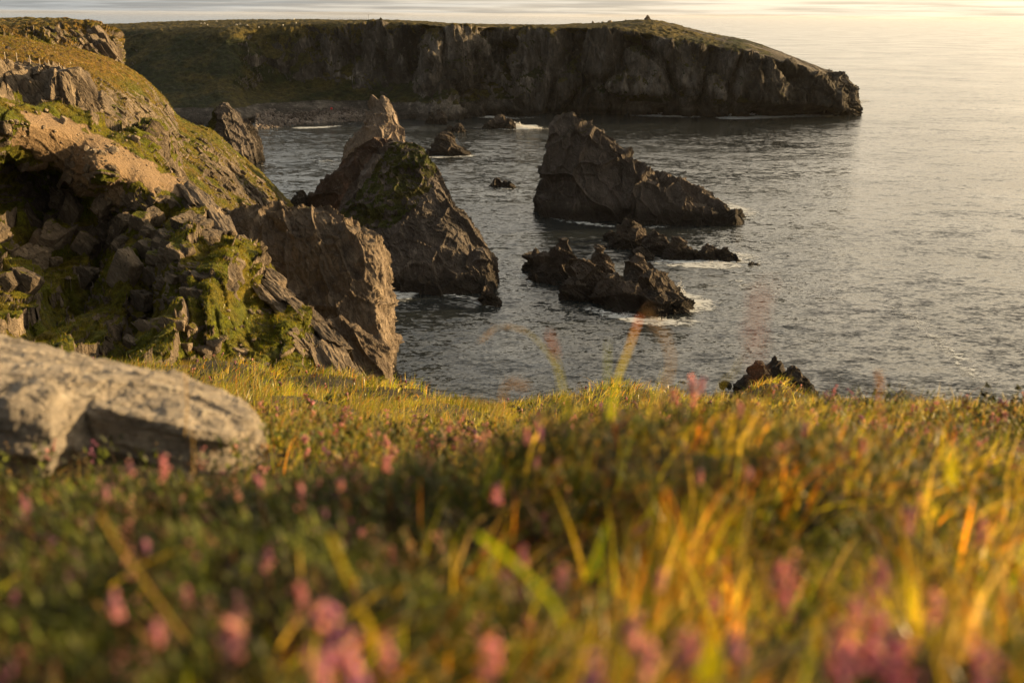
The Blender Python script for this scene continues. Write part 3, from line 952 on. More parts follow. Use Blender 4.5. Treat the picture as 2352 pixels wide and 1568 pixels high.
parts = [rings(spike(*a), res=0.24, p=2.4) for a in [
    (1440, 516, 56, 256, 9, 574, 6), (1404, 534, 22, 264, 5, 556, 0), (1500, 540, 46, 252, 8, 588, 10), (1556, 554, 46, 249, 7, 597, 10),
    (1624, 566, 38, 250, 6, 599, 8), (1664, 574, 30, 250, 5, 603, 12), (1470, 574, 34, 250, 5, 600, 0)]]
rock_obj('skerry', parts, M_skerry, 'low brown skerry tapering to the right, between the tall stack and the jagged black skerry', 'skerry',
         'low skerries in the bay', size=3.0, strike=30, dip=40, seed=83, big=0.5, mid=1.0, fine=0.4, aniso=(0.7, .9, 1.0))
parts = [rings(spike(*a), res=0.18, p=2.4) for a in [
    (1780, 828, 58, 158, 7, 905, -10), (1745, 838, 45, 156, 6, 908, 0), (1822, 850, 42, 156, 5, 910, 8), (1716, 868, 26, 155, 4, 908, 0), (1845, 872, 24, 155, 4, 910, 6)]]
rock_obj('skerry', parts, M_skerry, 'dark blocky rock showing above the grass edge at lower right', 'skerry', None,
         size=3.2, strike=60, dip=20, seed=89, big=0.3, mid=0.9)

small = [
    ([(1142, 411, 14, 366, 5, 428, -2), (1158, 418, 16, 364, 4, 432, 4)], 'tiny wet skerry alone in open water left of the tall stack'),
    ([(1148, 270, 24, 575, 12, 296, 0), (1168, 277, 20, 572, 9, 297, 4), (1125, 280, 14, 572, 8, 296, 0)], 'low dark rock with surf breaking on its right side, below the headland'),
    ([(1052, 289, 18, 560, 8, 304, 0), (1035, 292, 14, 562, 7, 304, 0)], 'low dark rock just beyond the squat black stack'),
    ([(1132, 580, 14, 240, 4, 601, 2)], 'small black rock off the right flank of the turf-covered stack'),
    ([(1118, 660, 18, 212, 5, 702, 6), (1138, 678, 14, 211, 4, 706, 4)], 'black rock at the toe of the turf-covered stack'),
    ([(1722, 602, 8, 247, 3, 611, 0), (1738, 606, 7, 246, 2, 611, 3)], 'little rock off the tapering end of the brown skerry'),
    ([(692, 444, 22, 306, 9, 480, -4), (715, 446, 12, 304, 6, 480, 2)], 'pair of dark slabs at the water left of the serrated ridge'),
    ([(600, 370, 8, 425, 4, 379, 0)], 'little round rock at the foot of the pyramid-shaped stack'),
    ([(1668, 880, 8, 160, 2, 893, 0)], 'small rock in the water just left of the lower right rock'),
    ([(1012, 250, 16, 640, 10, 286, -2), (990, 262, 12, 638, 8, 285, 0)], 'leaning tooth of rock at the foot of the headland cliff'),
]
for i, (sp, lab) in enumerate(small):
    rock_obj('rock', [rings(spike(*a), res=0.2 if sp[0][3] < 320 else 0.4, p=2.4, nmin=24) for a in sp], M_skerry, lab, 'rock',
             'small rocks in the water', size=2.4 if sp[0][3] < 320 else 4, seed=100 + 7 * i, big=0.8, mid=1.2, strike=30, dip=45)

st = rings([(166, 1912, 1930, 668, 5), (176, 1906, 1944, 667, 9), (192, 1900, 1950, 666, 14), (205, 1900, 1960, 664, 16), (222, 1900, 1963, 662, 18), (243, 1900, 1966, 660, 20)],
           res=0.6, p=2.8)
rock_obj('headland', [st], M_far, None, None, size=7, strike=10, dip=10, seed=97, kind='structure', big=0.9, mid=1.3)


# ------------------------------------------------------------------ near ground
RIM = [(-900, 800), (0, 815), (350, 836), (450, 850), (560, 862), (700, 872), (800, 884), (900, 896), (1000, 910), (1110, 922), (1200, 922),
       (1300, 915), (1420, 908), (1600, 912), (1750, 912), (1900, 915), (2050, 918), (2200, 922), (2352, 926), (3200, 935)]
_ra = np.array([math.atan2(ray(u, v)[0], ray(u, v)[1]) for u, v in RIM])
_rs = np.array([ray(u, v)[2] / math.hypot(ray(u, v)[0], ray(u, v)[1]) for u, v in RIM])
HUM = [(-1.3, 2.45, 1.0, .42, -.15),   # x, y, sx, sy, height : hummocks of heather
    (0.12, 1.75, 0.42, 0.38, 0.20), (0.52, 1.7, 0.35, 0.35, 0.13), (-0.62, 1.45, 0.55, 0.30, -0.02), (0.95, 2.3, 0.5, 0.5, 0.10),
    (1.9, 4.6, 0.8, 0.7, 0.16), (3.3, 5.2, 0.9, 0.8, 0.26), (2.9, 5.8, 0.5, 0.5, 0.1), (-0.2, 1.0, 0.3, 0.25, 0.05), (0.4, 0.85, 0.2, 0.2, 0.04),
    (-2.2, 20, 1.3, 1.4, 0.45), (-4.2, 23, 1.6, 1.4, 0.5), (-7.4, 25, 1.5, 1.6, 0.6), (2.6, 24, 2.2, 1.5, 0.5), (7.4, 26.5, 1.0, 1.2, 0.75),
    (-1.0, 14, 1.0, 1.6, 0.3), (-3.5, 13, 1.2, 1.5, 0.25), (1.2, 5.2, .8, 1.0, .12), (2.4, 3.2, .5, .5, .08)]


def soil(x, y):
    x = np.asarray(x, float); y = np.asarray(y, float)
    r = np.hypot(x, y)
    az = np.arctan2(x, np.maximum(y, 1e-3))
    sl = np.interp(az, _ra, _rs)
    gap = np.interp(r, [0, .5, 1, 1.5, 2.5, 4, 6, 8, 12, 18, 25, 28, 34, 45, 80], [.45, .41, .38, .36, .33, .33, .36, .42, .5, .42, .24, .3, 2.2, 8, 40])
    z = sl * r - gap
    p = np.stack([x, y, 0 * x], -1).reshape(-1, 3)
    z = z + (0.05 * fbm(p / 0.7, 3, .5, 201) * np.clip(p[:, 1] / 1.5, 0.2, 1) + 0.16 * fbm(p / 2.6, 3, .5, 202) * np.clip((p[:, 1] - 3) / 6, 0, 1)).reshape(z.shape)
    for hx, hy, sx, sy, hh in HUM:
        z = z + hh * np.exp(-((x - hx) / sx) ** 2 - ((y - hy) / sy) ** 2)
    return z + HCAM


def ground_material():
    m, t = new_mat('turf_soil')
    pos = t.n('ShaderNodeNewGeometry').outputs['Position']
    n = t.noise(pos, 3.0, 6, 0.7)
    n2 = t.noise(pos, 30.0, 4, 0.7)
    c = t.mix(t.rng(n, 0.4, 0.62), (0.022, 0.020, 0.008), (0.055, 0.040, 0.014))
    c = t.mix(1.0, c, t.ramp(n2, [(0.3, 0.4), (0.7, 1.5)]), 'MULTIPLY')
    bp = t.n('ShaderNodeBump', {'Height': n2, 'Strength': 0.8, 'Distance': 0.03})
    bs = t.n('ShaderNodeBsdfPrincipled', {'Base Color': c, 'Roughness': 0.95, 'Normal': bp.outputs[0]})
    t.n('ShaderNodeOutputMaterial', {'Surface': bs.outputs[0]})
    return m


def build_ground():
    ys = np.concatenate([np.linspace(-6, 0, 20), np.geomspace(0.05, 60, 330)])
    az = np.linspace(-1.28, 1.28, 480)
    Y, A = np.meshgrid(ys, az, indexing='xy')
    X = np.tan(A) * np.maximum(Y, 0.0) + A * 4.0 * np.exp(-np.maximum(Y, 0) / 2)
    X = np.where(Y < 0, A * 4.0, X)
    Z = soil(X, np.maximum(Y, 0.02)) + np.where(Y < 0, 0.02 * Y, 0)
    V = np.stack([X, Y, Z], -1)
    o = add_mesh('ground', V.reshape(-1, 3), grid_faces(V.shape[0], V.shape[1])[:, ::-1], ground_material(), smooth=True)
    tag(o, kind='structure')
build_ground()


# ------------------------------------------------------------------ foreground boulder
def boulder_material():
    m, t = new_mat('boulder_gneiss')
    pos = t.n('ShaderNodeNewGeometry').outputs['Position']
    mp = t.n('ShaderNodeMapping', {0: pos, 'Rotation': (math.radians(12), math.radians(-20), 0), 'Scale': (0.8, 2.2, 7.0)}).outputs[0]
    n1 = t.noise(pos, 3.0, 6, 0.6)
    n2 = t.noise(mp, 4.0, 9, 0.68, dist=0.5)
    n3 = t.noise(pos, 45, 6, 0.75)
    c = t.mix(t.rng(n2, 0.35, 0.65), (0.20, 0.175, 0.145), (0.54, 0.47, 0.38))
    c = t.mix(t.rng(n1, 0.48, 0.66, 0, 0.55), c, (0.24, 0.22, 0.20))
    c = t.mix(t.rng(n3, 0.50, 0.66, 0, 0.75), c, (0.10, 0.09, 0.08))
    l = t.noise(pos, 17, 5, 0.7)
    c = t.mix(t.rng(l, 0.60, 0.68, 0, 0.6), c, (0.50, 0.47, 0.38))
    h = t.math('ADD', t.math('MULTIPLY', n2, 1.0), t.math('MULTIPLY', n3, 0.35))
    bp = t.n('ShaderNodeBump', {'Height': h, 'Strength': 1.0, 'Distance': 0.05})
    bs = t.n('ShaderNodeBsdfPrincipled', {'Base Color': c, 'Roughness': 0.85, 'Specular IOR Level': 0.3, 'Normal': bp.outputs[0]})
    t.n('ShaderNodeOutputMaterial', {'Surface': bs.outputs[0]})
    return m


def build_boulder():
    # columns: back foot, back top edge, mid top, front top edge, front mid, front foot
    tb = [
        (-520, (690, 4.0), (760, 3.4), (850, 2.9), (960, 2.8), (1130, 2.75)),
        (-250, (715, 4.0), (780, 3.4), (870, 2.9), (980, 2.8), (1130, 2.75)),
        (0, (764, 3.9), (820, 3.4), (890, 2.95), (990, 2.85), (1130, 2.8)),
        (130, (797, 3.8), (840, 3.4), (895, 3.0), (990, 2.88), (1130, 2.85)),
        (175, (808, 3.75), (850, 3.4), (915, 3.04), (1000, 2.98), (1130, 2.95)),
        (300, (838, 3.65), (880, 3.35), (950, 3.0), (1020, 2.98), (1130, 2.92)),
        (420, (870, 3.55), (910, 3.3), (975, 3.0), (1030, 2.98), (1130, 2.92)),
        (510, (902, 3.45), (940, 3.28), (995, 3.03), (1045, 3.0), (1130, 2.97)),
        (560, (932, 3.35), (962, 3.24), (1005, 3.1), (1055, 3.06), (1130, 3.05)),
        (585, (975, 3.28), (995, 3.24), (1020, 3.18), (1065, 3.14), (1130, 3.12)),
        (596, (1040, 3.24), (1050, 3.22), (1062, 3.2), (1090, 3.18), (1130, 3.16)),
    ]
    cols = []
    for r in tb:
        u = r[0]
        pts = [P(u, *q) for q in r[1:]]
        bf = pts[0] + np.array([0.0, 0.12, -0.25])
        bf2 = pts[0] + np.array([0.0, 0.15, -0.9])
        cols.append([bf2, bf] + pts)
    last = [c + np.array([0.02, 0, -0.5]) for c in cols[-1]]
    cols.append(last)
    V = loft(cols, 620, 420)
    F = V.reshape(-1, 3)
    N = grid_normals(V).reshape(-1, 3)
    if N[len(N) // 2, 2] < 0:
        N = -N
    B = basis(0, 12)
    q = F @ B
    # bedding ledges following the top surface, and the broad crack that frees the lower left block
    lay = fbm(q * np.array([0.9, 3.5, 16.0]), 4, .55, 301)
    F = F + N * (0.016 * lay + 0.02 * fbm(F / 0.5, 3, .5, 305) + 0.008 * fbm(F / 0.06, 4, .6, 303))[:, None]
    ca = P(170, 900, 3.0); cb = P(200, 1090, 2.9)
    t = np.clip((F[:, 2] - cb[2]) / (ca[2] - cb[2]), -0.3, 1.05)
    xc = cb[0] + (ca[0] - cb[0]) * t + 0.02 * perlin(F / 0.12, 307)
    front = sm(-F[:, 1], -3.35, -3.1)
    F[:, 1] -= 0.04 * sm(xc - F[:, 0], -0.012, 0.02) * front * (F[:, 2] < ca[2] + 0.03)
    crack = np.exp(-((F[:, 0] - xc) / 0.014) ** 2) * front * (F[:, 2] < ca[2] + 0.02)
    F[:, 1] += 0.03 * crack
    # undercut below the upper bed
    z0 = np.interp(F[:, 0], [P(180, 930, 3)[0], P(520, 1015, 3)[0]], [P(180, 925, 3)[2], P(520, 1022, 3)[2]])
    und = sm(z0 - F[:, 2], -0.01, 0.03) * front * (F[:, 0] > xc)
    F[:, 1] += 0.02 * und * sm(P(575, 1000, 3)[0] - F[:, 0], 0, 0.1)
    V = F.reshape(V.shape)
    V = rockify(V, 0.05, 0.10, 0.10, size=0.5, strike=10, dip=15, seed=311, aniso=(0.4, 0.6, 2.0))
    o = add_mesh('boulder', V.reshape(-1, 3), grid_faces(V.shape[0], V.shape[1])[:, ::-1], boulder_material(), smooth=True)
    tag(o, 'big weathered grey boulder in the left foreground, streaked and lit along its top', 'boulder')
build_boulder()


# ------------------------------------------------------------------ picking points on the land
def bvh_of(ob):
    me = ob.data
    n = len(me.vertices)
    co = np.empty(n * 3, np.float32); me.vertices.foreach_get('co', co)
    f = np.empty(len(me.loops), np.int32); me.loops.foreach_get('vertex_index', f)
    return BVHTree.FromPolygons(co.reshape(-1, 3).tolist(), f.reshape(-1, 4).tolist(), all_triangles=False)


BV = {k: bvh_of(o) for k, o in (('crag', crag), ('hillside', hillside))}


def hit(u, v, which=('crag', 'hillside')):
    d = Vector(ray(u, v)).normalized()
    best = None
    for k in which:
        loc, nrm, idx, dist = BV[k].ray_cast(Vector(C0), d)
        if loc is not None and (best is None or dist < best[2]):
            best = (loc, nrm if nrm.dot(d) < 0 else -nrm, dist)
    return best


# ------------------------------------------------------------------ bedrock outcrops: bedded, jointed blocks standing out of the turf
def block(dims, seed, nu=26, nv=15):
    r = np.random.default_rng(seed)
    th = np.linspace(0, 2 * math.pi, nu, endpoint=False)
    ph = np.linspace(0.03, math.pi - 0.03, nv)
    T, Ph = np.meshgrid(th, ph, indexing='ij')
    D = np.stack([np.cos(T) * np.sin(Ph), np.sin(T) * np.sin(Ph), np.cos(Ph)], -1).reshape(-1, 3)
    # pull the directions towards the box corners so that edges come out sharp
    D = np.sign(D) * np.abs(D) ** 0.75
    D /= np.linalg.norm(D, axis=1, keepdims=True)
    pl = []
    for ax in range(3):
        for sg in (-1, 1):
            n = r.normal(size=3) * 0.16
            n[ax] += sg
            n /= np.linalg.norm(n)
            pl.append((n, r.uniform(.75, 1.1)))
    for _ in range(5):
        n = r.normal(size=3); n /= np.linalg.norm(n)
        pl.append((n, r.uniform(.95, 1.3)))
    nn = np.array([p[0] for p in pl]); dd = np.array([p[1] for p in pl])
    k = D @ nn.T
    rad = np.min(np.where(k > 0.03, dd / np.maximum(k, 0.03), 9), axis=1)
    return D * rad[:, None] * np.array(dims), grid_faces(nu, nv, True)


def outcrop(zones, mat, which, seed):
    r = np.random.default_rng(seed)
    Vs, Fs, Gs, off = [], [], [], 0
    for (cu, cv_, su, sv_, n, s0, s1, az, dip, dims, bury) in zones:
        for j in range(n):
            u = cu + np.clip(r.normal() * .6, -1, 1) * su
            v = cv_ + np.clip(r.normal() * .6, -1, 1) * sv_
            h = hit(u, v, which)
            if h is None: continue
            loc, nrm, dist = h
            sz = r.uniform(s0, s1) * dist / FPX / 2 * (0.6 + 0.4 * r.random())
            d = np.array(dims) * r.uniform(.7, 1.3, 3) * sz
            M = np.array(Matrix.Rotation(math.radians(az + r.normal() * 9), 3, 'Z') @ Matrix.Rotation(math.radians(dip + r.normal() * 7), 3, 'Y')
                         @ Matrix.Rotation(math.radians(r.normal() * 8), 3, 'X'))
            V, Fc = block(d, int(r.integers(1 << 30)))
            V = V @ M.T + np.array(loc) - np.array(nrm) * min(d) * bury
            V = V + (fbm(V / (sz * .8), 3, .55, 700) * sz * .10)[:, None] * np.array([.6, -.6, .5])
            Vs.append(V); Fs.append(Fc + off); off += len(V)
            N = grid_normals(V.reshape(26, 15, 3), True).reshape(-1, 3)
            g = sm(np.abs(N[:, 2]), .6, .9) * (0.55 + 0.8 * perlin(V / 3., 703)) * ((V[:, 2] > V[:, 2].mean()))
            Gs.append(np.clip(g, 0, 1))
    F = np.vstack(Vs)
    o = add_mesh('cliff', F, np.vstack(Fs), mat, attrs={'grass': np.concatenate(Gs), 'soil': np.zeros(len(F)), 'dry': np.zeros(len(F))})
    tag(o, kind='structure')
    return o


def placed(u, v, D, wpx, hpx, depth, az=-15, dip=6, roll=0, seed=1, crag_block=True):
    """one big joint block: centre as sighted, width and height in sighted pixels, depth in metres"""
    D = D * fD(u, v) if crag_block else D
    c = P(u, v, D)
    V, Fc = block((wpx * D / FPX / 2, depth / 2, hpx * D / FPX / 2), seed, 64, 40)
    M = np.array(Matrix.Rotation(math.radians(az), 3, 'Z') @ Matrix.Rotation(math.radians(dip), 3, 'Y') @ Matrix.Rotation(math.radians(roll), 3, 'X'))
    V = V @ M.T + c
    s_ = wpx * D / FPX
    cc_, e_ = cells(V / (s_ * .35) @ basis(az, dip + 70) * np.array([.6, .8, 1.6]), 717)
    V = V + (V - c) * (0.07 * cc_ - 0.05 * np.clip(1 - e_ / .1, 0, 1))[:, None]
    V = V + (fbm(V / (s_ * .45), 4, .55, 711) * s_ * .05)[:, None] * np.array([.6, -.6, .4])
    return V, Fc


def bed(A, B, width, thick, off, seed):
    """long bed of rock from A to B; off = (along the bed's width, along its normal)"""
    ax = B - A; L = np.linalg.norm(ax); ax /= L
    n = np.array([0.66, -0.36, 0.66]); n -= ax * (n @ ax); n /= np.linalg.norm(n)
    sd_ = np.cross(n, ax)
    V, Fc = block((L * .56, width / 2, thick / 2), seed, 60, 22)
    V = V[:, :1] * ax + V[:, 1:2] * sd_ + V[:, 2:] * n + (A + B) / 2 + sd_ * off[0] + n * off[1]
    lay = fbm(np.stack([V @ ax * .15, V @ sd_ * 1.6, V @ n * 1.6], 1), 3, .6, seed)
    return V + n * (lay * .25)[:, None], Fc


def merge(parts, mat, gfn=None):
    Vs, Fs, off = [], [], 0
    for V, Fc in parts:
        Vs.append(V); Fs.append(Fc + off); off += len(V)
    F = np.vstack(Vs)
    g = np.zeros(len(F)) if gfn is None else gfn(F)
    tag(add_mesh('cliff', F, np.vstack(Fs), mat, attrs={'grass': g, 'soil': g * 0, 'dry': g * 0}), kind='structure')


parts, k = [], 0
line = [(432, 432, 141), (470, 480, 136), (515, 550, 127), (560, 602, 121), (612, 650, 116), (660, 702, 111), (705, 745, 108), (745, 795, 105), (778, 862, 100)]
for i in range(len(line) - 1):
    A, B = [P(q[0], q[1], q[2] * fD(q[0], q[1])) for q in (line[i], line[i + 1])]
    for (w_, t_, o1, o2) in ((3.4, 1.0, 1.2, -.2), (3.0, .8, -1.2, -.5), (2.6, 1.1, 3.2, -1.4), (2.2, .5, .2, .35)):
        if i < 2 and o1 > 3: continue
        k += 1
        parts.append(bed(A, B, w_, t_, (o1 + (k % 3) * .3, o2 + (k * 7 % 5) * .08), 900 + k))
for j, (u, v, D, wp, hp, dp, az, dip) in enumerate([
        (470, 556, 124, 100, 52, 5, -14, 14), (440, 520, 128, 70, 40, 5, -14, 20), (498, 600, 119, 34, 46, 4, -10, 8),
        (500, 640, 115, 34, 60, 4, -12, 4), (504, 700, 110, 32, 74, 4, -12, 3), (507, 765, 106, 28, 80, 4, -12, 4), (512, 830, 101, 34, 50, 3, -12, 10),
        (468, 690, 109, 62, 64, 4, -16, 5), (425, 705, 107, 50, 56, 3, -18, 4), (466, 640, 112, 58, 40, 4, -16, 2), (405, 606, 116, 58, 46, 4, -20, 12),
        (450, 600, 118, 60, 36, 4, -16, 8), (300, 600, 120, 46, 70, 4, -12, 30), (335, 560, 122, 44, 46, 4, -14, 26), (280, 520, 128, 34, 60, 4, -12, 32),
        (235, 545, 128, 34, 74, 4, -12, 26), (95, 480, 136, 40, 60, 5, -12, 20), (150, 455, 138, 34, 50, 4, -12, 26), (60, 600, 118, 60, 60, 5, -14, 16),
        (470, 800, 101, 70, 50, 4, -16, 6), (395, 745, 101, 60, 40, 3, -18, 8), (330, 690, 106, 50, 44, 3, -16, 20), (430, 800, 98, 50, 40, 3, -20, 4),
        (555, 820, 97, 40, 26, 2, -12, 20), (360, 640, 112, 44, 36, 3, -16, 12), (200, 640, 114, 50, 60, 4, -14, 24), (390, 560, 122, 50, 34, 4, -14, 16),
        (350, 500, 132, 40, 40, 4, -14, 26), (240, 470, 138, 36, 44, 4, -14, 28), (20, 540, 128, 60, 60, 5, -14, 18)]):
    parts.append(placed(u, v, D, wp, hp, dp, az, dip, random.uniform(-6, 6), 960 + j))
merge(parts, M_crag, lambda F: 0.30 * np.clip(fbm(F / 2.5, 3, .5, 951) + 0.3, 0, 1))

# zone: centre u, v, spread, count, size in sighted px, azimuth, dip to the right, proportions, burial
oc1 = outcrop([
    (700, 800, 40, 40, 14, 20, 44, -6, 46, (1.4, 1.0, .7), .45), (762, 858, 10, 22, 9, 16, 30, -10, 60, (1.1, .9, .7), .35), (740, 800, 22, 26, 10, 22, 44, -8, 58, (1.3, .9, .7), .3),
    (400, 600, 70, 50, 12, 26, 50, -16, 14, (1.2, .9, .9), .5), (330, 560, 60, 60, 12, 22, 50, -14, 30, (1.0, .9, 1.1), .45),
    (240, 540, 50, 60, 7, 24, 60, -12, 34, (.9, .9, 1.3), .45), (140, 540, 60, 70, 7, 26, 66, -12, 28, (.9, 1.0, 1.3), .5),
    (40, 560, 60, 90, 7, 30, 70, -12, 26, (1.0, 1.0, 1.2), .5), (60, 400, 50, 50, 6, 14, 36, -12, 30, (.9, .9, 1.2), .5),
    (150, 420, 50, 40, 6, 14, 30, -12, 34, (.9, .8, 1.3), .45), (470, 800, 50, 40, 10, 22, 46, -16, 10, (1.2, .9, .9), .5),
    (350, 740, 70, 50, 8, 24, 48, -16, 16, (1.3, .9, .8), .55), (380, 470, 50, 36, 12, 14, 34, -14, 30, (1.2, .9, .8), .45), (600, 770, 40, 60, 8, 10, 22, -14, 20, (1.2, .9, .8), .5),
    (545, 830, 60, 24, 8, 20, 40, -14, 16, (1.2, .9, .8), .5)],
    M_crag, ('crag',), 801)
parts = [placed(u, v, D, wp, hp, dp, az, dip, random.uniform(-14, -4), 1200 + j, False) for j, (u, v, D, wp, hp, dp, az, dip) in enumerate([
    (148, 208, 183, 92, 104, 9, 52, 8), (112, 206, 182, 60, 84, 8, 48, 16), (22, 200, 180, 84, 96, 9, 50, 10), (64, 224, 180, 56, 60, 7, 54, 18),
    (-30, 190, 178, 80, 100, 9, 48, 8), (95, 236, 179, 40, 40, 6, 50, 6), (38, 170, 183, 40, 34, 7, 46, 20), (88, 170, 184, 40, 28, 7, 50, 24), (132, 172, 185, 44, 28, 6, 46, 14),
    (170, 232, 183, 30, 54, 6, 44, 12), (0, 228, 178, 50, 44, 6, 52, 4)])]
merge(parts, M_hill)
oc2 = outcrop([
    (80, 170, 70, 12, 12, 14, 30, 20, 20, (1.1, 1.0, .9), .35), (205, 240, 26, 26, 12, 18, 40, -14, 30, (1.1, .9, .9), .45),
    (255, 270, 26, 26, 12, 16, 36, -14, 40, (1.3, .9, .7), .45), (290, 290, 18, 26, 10, 14, 30, -10, 48, (1.4, .8, .6), .35),
    (330, 275, 20, 22, 10, 12, 26, -10, 40, (1.3, .8, .7), .45), (320, 235, 46, 18, 12, 8, 20, -6, 36, (1.3, .9, .7), .5),
    (385, 262, 12, 18, 12, 10, 22, 0, 62, (1.4, .8, .5), .3), (395, 340, 40, 30, 22, 12, 28, -10, 40, (1.2, .8, .7), .5),
    (460, 360, 30, 30, 20, 10, 24, -10, 40, (1.2, .8, .7), .5), (520, 420, 50, 34, 44, 8, 24, -10, 42, (1.2, .8, .7), .5),
    (590, 450, 40, 34, 36, 8, 20, -10, 44, (1.2, .8, .7), .5), (640, 480, 26, 20, 22, 8, 18, -10, 46, (1.2, .8, .7), .4)],
    M_hill, ('hillside',), 803)
BV['hill'] = bvh_of(hill)
oc3 = outcrop([
    (150, 82, 40, 12, 20, 10, 24, -10, 40, (1.3, .8, .7), .5), (215, 95, 30, 18, 26, 12, 28, -10, 50, (1.5, .8, .6), .4),
    (245, 120, 18, 24, 26, 12, 30, -6, 58, (1.7, .8, .5), .35), (264, 150, 9, 24, 20, 10, 24, 0, 68, (1.8, .8, .5), .25),
    (90, 72, 40, 8, 10, 6, 14, 15, 50, (1.4, .8, .4), .5)], M_hill, ('hill',), 805)

# ------------------------------------------------------------------ loose boulders
def stone_mesh(name, seed, n=20, flat=0.7):
    r = np.random.default_rng(seed)
    nu, nv = n * 2, n
    th = np.linspace(0, 2 * math.pi, nu, endpoint=False)
    ph = np.linspace(0.02, math.pi - 0.02, nv)
    T, Ph = np.meshgrid(th, ph, indexing='ij')
    D = np.stack([np.cos(T) * np.sin(Ph), np.sin(T) * np.sin(Ph), np.cos(Ph)], -1)
    F = D.reshape(-1, 3)
    # convex block cut by random planes
    nrm = r.normal(size=(14, 3)); nrm /= np.linalg.norm(nrm, axis=1, keepdims=True)
    dd = r.uniform(0.62, 0.95, 14)
    k = F @ nrm.T
    rad = np.min(np.where(k > 0.05, dd / np.maximum(k, 0.05), 9), axis=1)
    rad = np.minimum(rad, 1.15)
    F = F * rad[:, None]
    F = F * (1 + 0.05 * fbm(F * 3, 3, .6, seed))[:, None]
    F[:, 2] *= flat
    me_o = add_mesh(name, F, grid_faces(nu, nv, True), M_loose, attrs={'grass': np.zeros(len(F)), 'soil': np.zeros(len(F)), 'dry': np.zeros(len(F))})
    me = me_o.data
    bpy.data.objects.remove(me_o)
    return me


STONES = [stone_mesh('boulder', 400 + i, 16, 0.62 + 0.1 * (i % 4)) for i in range(8)]


def put_stone(u, v, wpx, label, group=None, which=('crag', 'hillside'), cat='boulder', sink=0.25, tall=1.0, loc=None):
    if loc is None:
        h = hit(u, v, which)
        if h is None:
            return None
        loc, dist = h[0], h[2]
    else:
        loc = Vector(loc); dist = (loc - Vector(C0)).length
    s = wpx * dist / FPX / 2
    o = bpy.data.objects.new('boulder', random.choice(STONES))
    COL.objects.link(o)
    o.location = loc + Vector((0, 0, s * (0.5 - sink) * tall))
    o.rotation_euler = (random.uniform(-.35, .35), random.uniform(-.35, .35), random.uniform(0, 6.28))
    o.scale = (s, s * random.uniform(.7, 1.1), s * tall)
    tag(o, label, cat, group)
    return o


put_stone(216, 352, 22, 'large rounded boulder on the brown scree, left one of the pair')
put_stone(258, 352, 28, 'large dark boulder alone on the middle of the brown scree')
put_stone(200, 346, 15, 'pale upright boulder leaning against the left side of the large scree boulder', tall=1.3)
put_stone(236, 354, 16, 'boulder wedged between the two large ones on the brown scree')
put_stone(313, 322, 20, 'pale rounded boulder at the upper right end of the brown scree', tall=1.2)
put_stone(146, 284, 20, 'tall boulder at the top of the scree under the turf ledge', tall=1.5)
put_stone(412, 416, 14, 'pale boulder on the grass spur above the lit slab')
put_stone(608, 852, 30, 'pinkish upright boulder at the foot of the green slope beside the grass', tall=1.25)
put_stone(545, 838, 34, 'low grey boulder at the foot of the lit rock rib')
put_stone(444, 852, 30, 'low pale rock half buried in the turf at the left foot of the crag')
put_stone(25, 180, 20, 'boulder at the left end of the ledge under the lit rock face')
put_stone(20, 115, 14, 'flat grey rock in the brown turf above the fence', which=('hillside',))
put_stone(69, 143, 12, 'white stone beside the third fence post', which=('hillside',))
put_stone(204, 183, 12, 'pale stone on the turf right of the fence', which=('hillside',))
GR = 'loose boulders lying on the slopes of the cliff'
k = 0
for (cu, cv_, su, sv_, n, wmin, wmax, lab) in [
        (265, 345, 80, 32, 95, 2.5, 8, 'small stone lying on the brown scree slope'),
        (40, 290, 60, 30, 22, 5, 14, 'grey boulder on the green slope left of the scree'),
        (150, 420, 110, 60, 30, 4, 10, 'grey stone on the dark green slope below the scree'),
        (500, 400, 50, 45, 32, 3, 8, 'stone on the grey spur beside the pyramid-shaped stack'),
        (350, 250, 60, 30, 16, 3, 8, 'stone on the turf above the gully'),
        (330, 650, 120, 90, 26, 5, 16, 'stone among the turf ledges of the shaded crag'),
        (570, 740, 50, 60, 14, 6, 16, 'stone on the bright green slope beside the lit rock rib')]:
    for j in range(n):
        u = cu + random.gauss(0, 1) * su * .7
        v = cv_ + random.gauss(0, 1) * sv_ * .7
        put_stone(u, v, random.uniform(wmin, wmax) * random.uniform(.7, 1), lab, GR)

# boulders and cairn on the headland crest
BV['headland'] = bvh_of(headland)


def on_headland(u, D):
    p = P(u, 50, D)
    loc, *_ = BV['headland'].ray_cast(Vector((p[0], p[1], 300)), Vector((0, 0, -1)))
    return loc


def crest(u, D0=640, D1=900):
    """highest sight line on the headland at this bearing"""
    best = None
    for D in np.linspace(D0, D1, 40):
        loc = on_headland(u, D)
        if loc is None: continue
        e = (loc.z - HCAM) / (loc.xy.length)
        if best is None or e > best[0]: best = (e, loc)
    return best[1]


for u, wpx, tall, lab in [(1362, 9, 1.1, 'dark boulder on the headland skyline, leftmost of the row before the cairn'),
                          (1385, 8, .8, 'low boulder on the headland skyline, second of the row before the cairn'),
                          (1401, 11, .9, 'broad boulder on the headland skyline, third of the row before the cairn'),
                          (1437, 5, 1.4, 'small upright stone on the headland skyline just left of the cairn')]:
    put_stone(u, 50, wpx, lab, 'boulders on the headland skyline', loc=crest(u), tall=tall)


